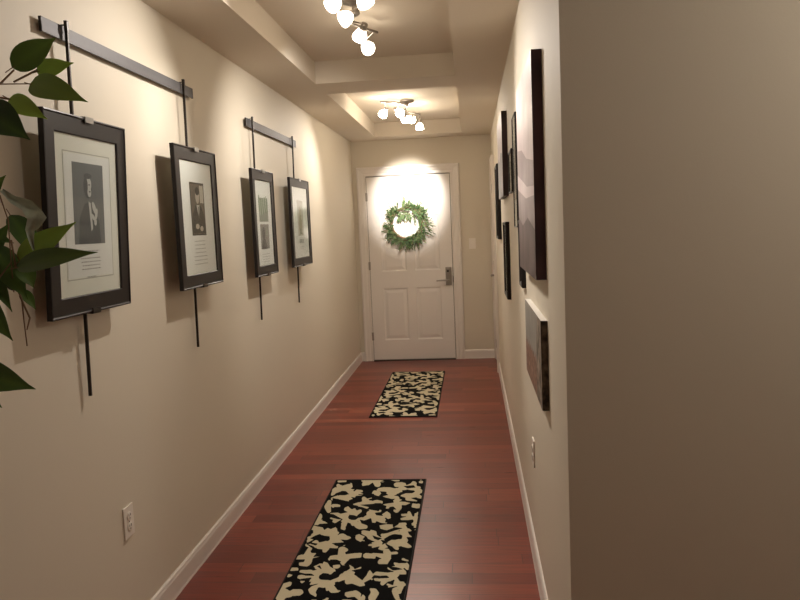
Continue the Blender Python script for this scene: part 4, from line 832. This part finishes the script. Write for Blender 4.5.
r2 = copy_tree(rug); r2.location = (-.585, 6.515, 0); r2.rotation_euler = (0, 0, PI)
r2['label'] = 'black and cream scroll patterned runner lying before the entry door'
SHIFT = 0

# ------------------------------------------------------------------ wreath on the entry door
def wreath():
    cx, cz, yd = -.700, 1.527, D - .0135
    t = thing('wreath', 'green leafy wreath with wispy grey sprigs hanging on the white entry door', 'wreath', (cx, yd, cz))
    b = MB(); R = .17
    b.tube([(R * math.cos(a), -.022, R * math.sin(a)) for a in np.linspace(0, 2 * PI, 40)], .013, 8, cap=False); b.build('twig_ring', M['bark'], t)
    vs = []; fs = []; tone = []
    def lf(p, d, L, w, tn, nrm):
        d = d.normalized(); s = d.cross(nrm).normalized(); o = len(vs)
        for u, ww in ((0, .1), (.35, 1), (.7, .75), (1, 0.05)):
            q = p + d * L * u; h = nrm * (.15 * w * ww)
            vs.extend([tuple(q - s * w * ww / 2), tuple(q - h), tuple(q + s * w * ww / 2)]); tone.extend([tn] * 3)
        for k in range(3):
            a = o + 3 * k; fs.extend([(a, a + 1, a + 4, a + 3), (a + 1, a + 2, a + 5, a + 4)])
    rnd = random.Random(3)
    stems = MB()
    for i in range(230):
        a = rnd.uniform(0, 2 * PI); r0 = R + rnd.uniform(-.025, .02); p = Vector((r0 * math.cos(a), -.03 + rnd.uniform(-.02, .012), r0 * math.sin(a)))
        rad = Vector((math.cos(a), 0, math.sin(a))); tan = Vector((-math.sin(a), 0, math.cos(a)))
        low = max(0, -math.sin(a)); out = rnd.uniform(-.6, 1.1) + .3 * low
        d = (rad * out + tan * (-.7) + Vector((0, rnd.uniform(-.5, .1), -.25 * low))).normalized()
        L = rnd.uniform(.06, .12) * (1 + .15 * low) * (.7 if out < 0 else 1)
        stems.tube([p, p + d * L * .5 + Vector((0, -.004, 0)), p + d * L], [.0016, .0013, .0006], 4)
        for k in range(8):
            u = (k + 1) / 8; q = p + d * L * u; sd = rad.cross(Vector((0, 1, 0)))
            ld = (d + (tan if k % 2 else -tan) * rnd.uniform(.3, .9) + rad * rnd.uniform(-.3, .5) + Vector((0, rnd.uniform(-.5, .3), 0)))
            nr = Vector((rnd.uniform(-.5, .5), -1, rnd.uniform(-.4, .6))).normalized()
            lf(q, ld, rnd.uniform(.022, .038), rnd.uniform(.007, .011), rnd.random() ** 1.5, nr)
    # sprigs hanging into the opening from the top, wisps at lower right
    for i in range(26):
        x = rnd.uniform(-.09, .09); p = Vector((x, -.03, .14 - abs(x) * .5)); d = Vector((rnd.uniform(-.4, .4), -.1, -1)).normalized(); L = rnd.uniform(.05, .10)
        stems.tube([p, p + d * L], [.0015, .0006], 4)
        for k in range(6): lf(p + d * L * (k + 1) / 6, d + Vector((rnd.uniform(-.9, .9), rnd.uniform(-.3, .3), 0)), .026, .009, rnd.random(), Vector((rnd.uniform(-.4, .4), -1, .3)).normalized())
    for (a, L) in ((-.1, .13), (-.35, .15), (-.45, .13), (-1.1, .12), (-1.5, .11), (-1.9, .12), (-2.3, .11), (-1.3, .13), (-.7, .1), (-2.7, .09)):
        p = Vector((R * math.cos(a), -.03, R * math.sin(a))); d = Vector((math.cos(a) * .9, -.1, math.sin(a) * .9 - .1)).normalized()
        stems.tube([p, p + d * L * .6, p + d * L + Vector((0, 0, -.01))], [.0015, .001, .0006], 4)
        for k in range(9): lf(p + d * L * (.35 + .65 * (k + 1) / 9), d + Vector((rnd.uniform(-.9, .9), rnd.uniform(-.3, .3), rnd.uniform(-.9, .3))), .024, .008, rnd.random() * .5, Vector((rnd.uniform(-.4, .4), -1, .3)).normalized())
    stems.build('stems', M['bark'], t)
    me = bpy.data.meshes.new('wreath_leaves'); me.from_pydata(vs, [], fs); me.materials.append(M['wreath'])
    at = me.attributes.new('tone', 'FLOAT', 'POINT'); at.data.foreach_set('value', tone)
    o = bpy.data.objects.new('foliage', me); C.objects.link(o); o.parent = t
wreath()

# ------------------------------------------------------------------ plant at the left
LEAVES= [((-1.011, 1.6, 1.886), (-0.913, 1.62, 1.95), 0.059, 0.25, 0.1), ((-0.971, 1.63, 1.881), (-0.865, 1.6, 1.888), 0.042, 0.95, 0.1), ((-0.96, 1.58, 1.844), (-0.798, 1.52, 1.786), 0.059, 0.45, 0.15), ((-0.993, 1.55, 1.809), (-0.898, 1.53, 1.758), 0.044, 0.9, 0.15), ((-0.999, 1.45, 1.767), (-0.873, 1.42, 1.7), 0.082, 0, 0.2), ((-1.014, 1.56, 1.453), (-0.836, 1.5, 1.535), 0.054, 0.7, 0.1), ((-0.994, 1.52, 1.442), (-0.767, 1.45, 1.47), 0.048, 0.15, 0.1), ((-1.039, 1.6, 1.468), (-0.946, 1.62, 1.448), 0.044, 0.8, 0.1), ((-1.088, 1.66, 1.563), (-1.012, 1.64, 1.449), 0.054, 0.1, 0.2), ((-1.091, 1.58, 1.494), (-0.993, 1.55, 1.368), 0.064, 0.1, 0.1), ((-1.059, 1.47, 1.4), (-0.971, 1.45, 1.291), 0.048, 0.1, 0.1), ((-1.101, 1.58, 1.442), (-1.033, 1.55, 1.342), 0.034, 0.1, 0.2), ((-1.059, 1.4, 1.245), (-0.885, 1.38, 1.201), 0.068, 0.1, 0.15), ((-1.114, 1.5, 1.199), (-1.045, 1.5, 1.135), 0.041, 0.1, 0.1), ((-1.121, 1.6, 1.455), (-1.051, 1.6, 1.544), 0.039, 0.1, 0.1), ((-1.003, 1.55, 1.454), (-0.976, 1.55, 1.394), 0.042, 0.15, 0.2), ((-1.126, 1.6, 1.525), (-1.046, 1.6, 1.496), 0.03, 0.05, 0.1), ((-1.091, 1.62, 1.399), (-0.998, 1.6, 1.437), 0.048, 0.0, 0.1), ((-1.042, 1.6, 1.388), (-1.008, 1.6, 1.34), 0.026, 0.2, 0.3), ((-1.061, 1.5, 1.581), (-0.984, 1.5, 1.641), 0.041, 0.2, 0.1), ((-1.071, 1.5, 1.906), (-0.984, 1.5, 1.942), 0.053, 0.3, 0.1), ((-1.082, 1.5, 1.699), (-1.028, 1.5, 1.612), 0.053, 0.3, 0.1), ((-1.17, 1.5, 1.335), (-1.083, 1.5, 1.266), 0.053, 0.3, 0.1), ((-1.137, 1.5, 1.828), (-1.051, 1.5, 1.781), 0.053, 0.3, 0.1), ((-1.117, 1.4, 1.511), (-1.037, 1.4, 1.446), 0.05, 0.3, 0.1)]
STEMS= [[(-1.107, 1.5, 1.888), (-1.038, 1.52, 1.815), (-1.017, 1.56, 1.844), (-0.972, 1.6, 1.849)], [(-1.017, 1.56, 1.844), (-1.007, 1.6, 1.881)], [(-0.997, 1.58, 1.851), (-0.964, 1.62, 1.883)], [(-1.038, 1.52, 1.815), (-0.993, 1.55, 1.809)], [(-1.077, 1.45, 1.612), (-1.002, 1.5, 1.598), (-1.015, 1.54, 1.547), (-1.024, 1.55, 1.454), (-1.031, 1.56, 1.386)], [(-1.088, 1.45, 1.317), (-1.046, 1.5, 1.397), (-1.024, 1.55, 1.454)], [(-1.019, 1.55, 1.503), (-1.001, 1.53, 1.441)], [(-1.028, 1.56, 1.413), (-1.02, 1.57, 1.367), (-1.02, 1.57, 1.321), (-1.018, 1.57, 1.261)], [(-1.024, 1.57, 1.376), (-1.005, 1.57, 1.325), (-1.015, 1.57, 1.298)], [(-1.103, 1.4, 1.242), (-1.059, 1.4, 1.245)]]
CURL= [(-0.996, 1.5, 1.61), (-0.971, 1.5, 1.588), (-0.941, 1.5, 1.574), (-0.915, 1.49, 1.547), (-0.941, 1.5, 1.522), (-0.936, 1.5, 1.479)]

def plant():
    px, py = -1.125, 1.33
    t = thing('potted_plant', 'leafy green plant with pointed leaves reaching in from the left edge', 'plant', (px, py, 0))
    off = Vector((px, py, 0))
    MB().lathe([(.001, 0), (.095, 0), (.105, .01), (.135, .26), (.142, .27), (.142, .30), (.128, .30), (.122, .26), (.001, .25)], 28, capends=False).build('pot', M['pot'], t)
    MB().lathe([(.121, .262), (.06, .268), (.001, .27)], 24, capends=False).build('soil', M['soil'], t)
    b = MB(); b.tube([(0, 0, .262), (.012, .01, .7), (-.008, .03, 1.1), (.005, .05, 1.5), (0, .06, 1.9)], [.014, .012, .010, .008, .005], 10)
    b.tube([(.004, .04, 1.18), (-.01, .03, .8)], .006, 6)
    b.build('trunk', M['bark'], t)
    s = MB()
    for st in STEMS: s.tube([Vector(p) - off for p in st], [.0022 if i < 2 else .0014 for i in range(len(st))], 6)
    for st, tz in ((STEMS[0], 1.7), (STEMS[4], 1.35), (STEMS[5], 1.2), (STEMS[9], 1.1)):
        s.tube([(0, .045, tz), Vector(st[0]) - off], [.005, .0035], 6)
    vs = []; fs = []; tone = []; rnd = random.Random(11)
    def leaf(B, T_, w, tn, curl, N=None):
        B, T_ = Vector(B) - off, Vector(T_) - off; d = T_ - B; L = d.length; d.normalize()
        view = -(B + T_) / 2 - off + Vector((0, 0, 1.5)); nrm = (view.normalized() + Vector((rnd.uniform(-.25, .25), 0, rnd.uniform(.0, .35)))).normalized()
        sd = d.cross(nrm).normalized(); nn = sd.cross(d).normalized(); o = len(vs); n = 12
        for i in range(n + 1):
            u = i / n; ww = w / 2 * (math.sin(PI * min(1, u * 1.02) ** .72) ** .85 if 0 < u < .98 else .02); ww *= (1 if u < .72 else 1 - .35 * ((u - .72) / .28))
            ww = max(ww, .0006); c = B + d * L * u + nn * (math.sin(u * PI) * curl * L * .5)
            for k, sx in enumerate((-1, -.5, 0, .5, 1)): vs.append(tuple(c + sd * sx * ww + nn * (abs(sx) * ww * .28 - (.0008 if sx == 0 else 0)))); tone.append(min(1, max(0, tn + (.08 if sx == 0 else 0) + (u - .5) * .15)))
        for i in range(n):
            for k in range(4): a = o + 5 * i + k; fs.append((a, a + 1, a + 6, a + 5))
        s.tube([B - d * .018, B + d * .01], .0012, 5)
    for L_ in LEAVES: leaf(*L_)
    for i in range(26):                       # the rest of the crown, outside the photograph
        z = rnd.uniform(1.0, 2.05); a = rnd.uniform(2.2, 5.6); r = rnd.uniform(.05, .11); B = Vector((px + r * math.cos(a) * .8, py + .05 + r * math.sin(a), z))
        T_ = B + Vector((math.cos(a) * .05, math.sin(a) * .09, rnd.uniform(-.06, .02)))
        T_.x = max(T_.x, XL + .02); leaf(B, T_, .05, rnd.random() ** 2, .1); s.tube([(0, .045, z - .05), B - off], .0022, 5)
    me = bpy.data.meshes.new('leaves'); me.from_pydata(vs, [], fs); me.materials.append(M['leaf']); me.polygons.foreach_set('use_smooth', [True] * len(fs))
    at = me.attributes.new('tone', 'FLOAT', 'POINT'); at.data.foreach_set('value', tone)
    o = bpy.data.objects.new('foliage', me); C.objects.link(o); o.parent = t
    s.build('stems', M['bark'], t)
    # one pale leaf turned over, crumpled
    c = MB(); pts = [Vector(p) - off for p in CURL]; ws = [.004, .009, .014, .018, .009, .002]; rows = []
    fine = []
    for i in range(len(pts) - 1):
        for k in range(3): u = k / 3; fine.append((pts[i].lerp(pts[i + 1], u), ws[i] * (1 - u) + ws[i + 1] * u))
    fine.append((pts[-1], ws[-1]))
    for i, (p, w) in enumerate(fine):
        a, b_ = fine[max(0, i - 1)][0], fine[min(len(fine) - 1, i + 1)][0]; d = (b_ - a).normalized(); sd = d.cross(Vector((.5, -.85, 0))).normalized()
        for sx in (-1, -.5, 0, .5, 1): rows.append(tuple(p + sd * sx * w + Vector((.3, -.7, 0)) * (.006 * math.sin(i * 1.7 + sx * 3) + .010 * abs(sx))))
    c.add(rows, [(5 * i + k, 5 * i + k + 1, 5 * i + k + 6, 5 * i + k + 5) for i in range(len(fine) - 1) for k in range(4)], 0, True)
    q = c.build('turned_leaf', M['curl'], t); q['label'] = 'pale grey-green underside of a crumpled leaf'
plant()

# ------------------------------------------------------------------ track lights
WARM = (1.0, .915, .82)
M['shade'] = mat('frosted_lamp_glass', (.9, .85, .8), .4, emit=(1, .86, .68), estr=11)
M['shade_far'] = mat('frosted_lamp_glass_far', (.9, .85, .8), .4, emit=(1, .86, .68), estr=40)
M['lamp_metal'] = mat('brushed_nickel_lamp', (.30, .27, .24), .35, .85)
def spot(name, pos, tgt, power, angle, blend, parent, radius=.03, col=WARM):
    l = bpy.data.lights.new(name, 'SPOT'); l.energy = power; l.spot_size = math.radians(angle); l.spot_blend = blend; l.shadow_soft_size = radius; l.color = col
    o = bpy.data.objects.new(name, l); C.objects.link(o); o.parent = parent
    o.location = pos; o.rotation_euler = (Vector(tgt) - Vector(pos)).to_track_quat('-Z', 'Y').to_euler(); return o
def track_light(label, cy, heads, bar, canopy_y):
    t = thing('track_light', label, 'track light', (-.52, cy, ZT), group='ceiling track lights'); off = Vector((-.52, cy, ZT))
    MB().lathe([(.001, 0), (.062, 0), (.065, -.006), (.058, -.020), (.022, -.026), (.018, -.035), (.001, -.035)][::-1], 28, Matrix.Translation((0, canopy_y - cy, 0)), capends=False).build('canopy', M['lamp_metal'], t)
    bar_l = [Vector(p) - off for p in bar]; fine = []
    for i in range(len(bar_l) - 1):
        p0, p1, p2, p3 = bar_l[max(i - 1, 0)], bar_l[i], bar_l[i + 1], bar_l[min(i + 2, len(bar_l) - 1)]
        for k in range(6):
            u = k / 6; fine.append(.5 * ((2 * p1) + (p2 - p0) * u + (2 * p0 - 5 * p1 + 4 * p2 - p3) * u * u + (3 * p1 - p0 - 3 * p2 + p3) * u ** 3))
    fine.append(bar_l[-1]); bb = MB(); bb.tube(fine, .007, 8)
    bb.tube([(0, canopy_y - cy, -.03), (0, canopy_y - cy, -.055)], .009, 8); bb.build('bar', M['lamp_metal'], t)
    for (pos, tgt, power, ang, blend, em) in heads:
        P = Vector(pos) - off; d = (Vector(tgt) - Vector(pos)).normalized()
        near = min(fine, key=lambda q: (q - P).length)
        xf = Matrix.Translation(P) @ d.to_track_quat('Z', 'Y').to_matrix().to_4x4()
        h = MB(); h.tube([near, near.lerp(P - d * .045, .5) , P - d * .045], .0045, 6); h.lathe([(.001, -.055), (.015, -.052), (.018, -.045), (.018, -.018), (.014, -.014), (.001, -.014)], 16, xf, capends=False)
        head = h.build('lamp_head', M['lamp_metal'], t)
        g = MB(); g.lathe([(.015, -.016), (.025, -.005), (.034, .015), (.037, .032), (.034, .040), (.001, .044)], 18, xf, capends=False); g.build('lamp_shade', M['shade_far' if cy > 5 else 'shade'], head)
        spot('lamp_beam', P + d * .052, P + d, power, ang, blend, t, .022)
H1 = [((-.54, 3.20, 2.46), (XL, 2.3, 1.55), 36, 120, 1, 1),
      ((-.525, 3.44, 2.46), (XL, 3.10, 1.98), 14, 38, 1, 1),
      ((-.51, 3.73, 2.46), (XL, 4.7, 1.3), 42, 115, 1, 1),
      ((-.525, 3.99, 2.455), (XR, 3.0, 1.6), 38, 95, 1, 1),
      ((-.42, 3.17, 2.46), (XR, 2.9, .9), 34, 110, 1, 1)]
track_light('curved metal track light with glowing lamps in the nearer ceiling recess', 3.6, H1, [(-.56, 3.12, 2.52), (-.45, 3.3, 2.52), (-.52, 3.58, 2.52), (-.57, 3.75, 2.52), (-.46, 3.98, 2.52)], 3.58)
H2 = [((-.70, 6.30, 2.46), (XL, 5.6, 1.4), 36, 115, 1, 1),
      ((-.58, 6.30, 2.46), (XR, 5.6, 1.6), 34, 95, 1, 1),
      ((-.55, 6.60, 2.45), (-.68, D, 1.76), 240, 36, 1, 1),
      ((-.50, 6.72, 2.46), (-.66, D, 1.88), 70, 34, 1, 1),
      ((-.45, 7.00, 2.43), (-.40, 7.0, 0), 13, 120, 1, 1)]
track_light('curved metal track light with glowing lamps in the farther ceiling recess', 6.55, H2, [(-.72, 6.2, 2.53), (-.58, 6.28, 2.53), (-.52, 6.5, 2.53), (-.56, 6.75, 2.53), (-.44, 7.0, 2.53)], 6.5)

# ceiling lamp of the room behind the camera
def flush_lamp(loc, power):
    t = thing('ceiling_lamp', 'round frosted ceiling lamp in the room behind the camera', 'ceiling lamp', loc)
    MB().lathe([(.001, 0), (.15, 0), (.15, -.02), (.14, -.025), (.001, -.025)], 28, capends=False).build('lamp_base', M['lamp_metal'], t)
    MB().lathe([(.135, -.024), (.125, -.05), (.09, -.075), (.04, -.088), (.001, -.09)], 28, capends=False).build('lamp_shade', mat('warm_dome_glass', (.9, .85, .8), .4, emit=(1, .82, .62), estr=3), t)
    l = bpy.data.lights.new('lamp_glow', 'POINT'); l.energy = power; l.color = (1, .92, .80); l.shadow_soft_size = .1
    o = bpy.data.objects.new('lamp_glow', l); C.objects.link(o); o.parent = t; o.location = (0, 0, -.2)
flush_lamp((1.60, 1.25, ZC), 13)

# ------------------------------------------------------------------ world, camera, colour management
w = bpy.data.worlds.new('World'); SC.world = w; w.use_nodes = True
w.node_tree.nodes['Background'].inputs[0].default_value = (1, .9, .78, 1); w.node_tree.nodes['Background'].inputs[1].default_value = .05
cam = bpy.data.cameras.new('camera'); co = bpy.data.objects.new('camera', cam); C.objects.link(co)
F = Vector((-.09971, .99001, -.09969)); R_ = Vector((.99446, .09581, -.04324)); U = Vector((.03326, .10345, .99408))
mw = Matrix(((R_.x, U.x, -F.x, 0), (R_.y, U.y, -F.y, 0), (R_.z, U.z, -F.z, 1.4961), (0, 0, 0, 1)))
co.matrix_world = mw
cam.sensor_width = 36; cam.lens = 735 / 800 * 36; cam.clip_start = .05
SC.camera = co
SC.view_settings.view_transform = 'Standard'; SC.view_settings.look = 'None'; SC.view_settings.gamma = 1
SC.view_settings.use_curve_mapping = False; SC.view_settings.exposure = .47
SC.cycles.max_bounces = 8; SC.cycles.diffuse_bounces = 5; SC.cycles.use_denoising = True; SC.cycles.sample_clamp_indirect = 4
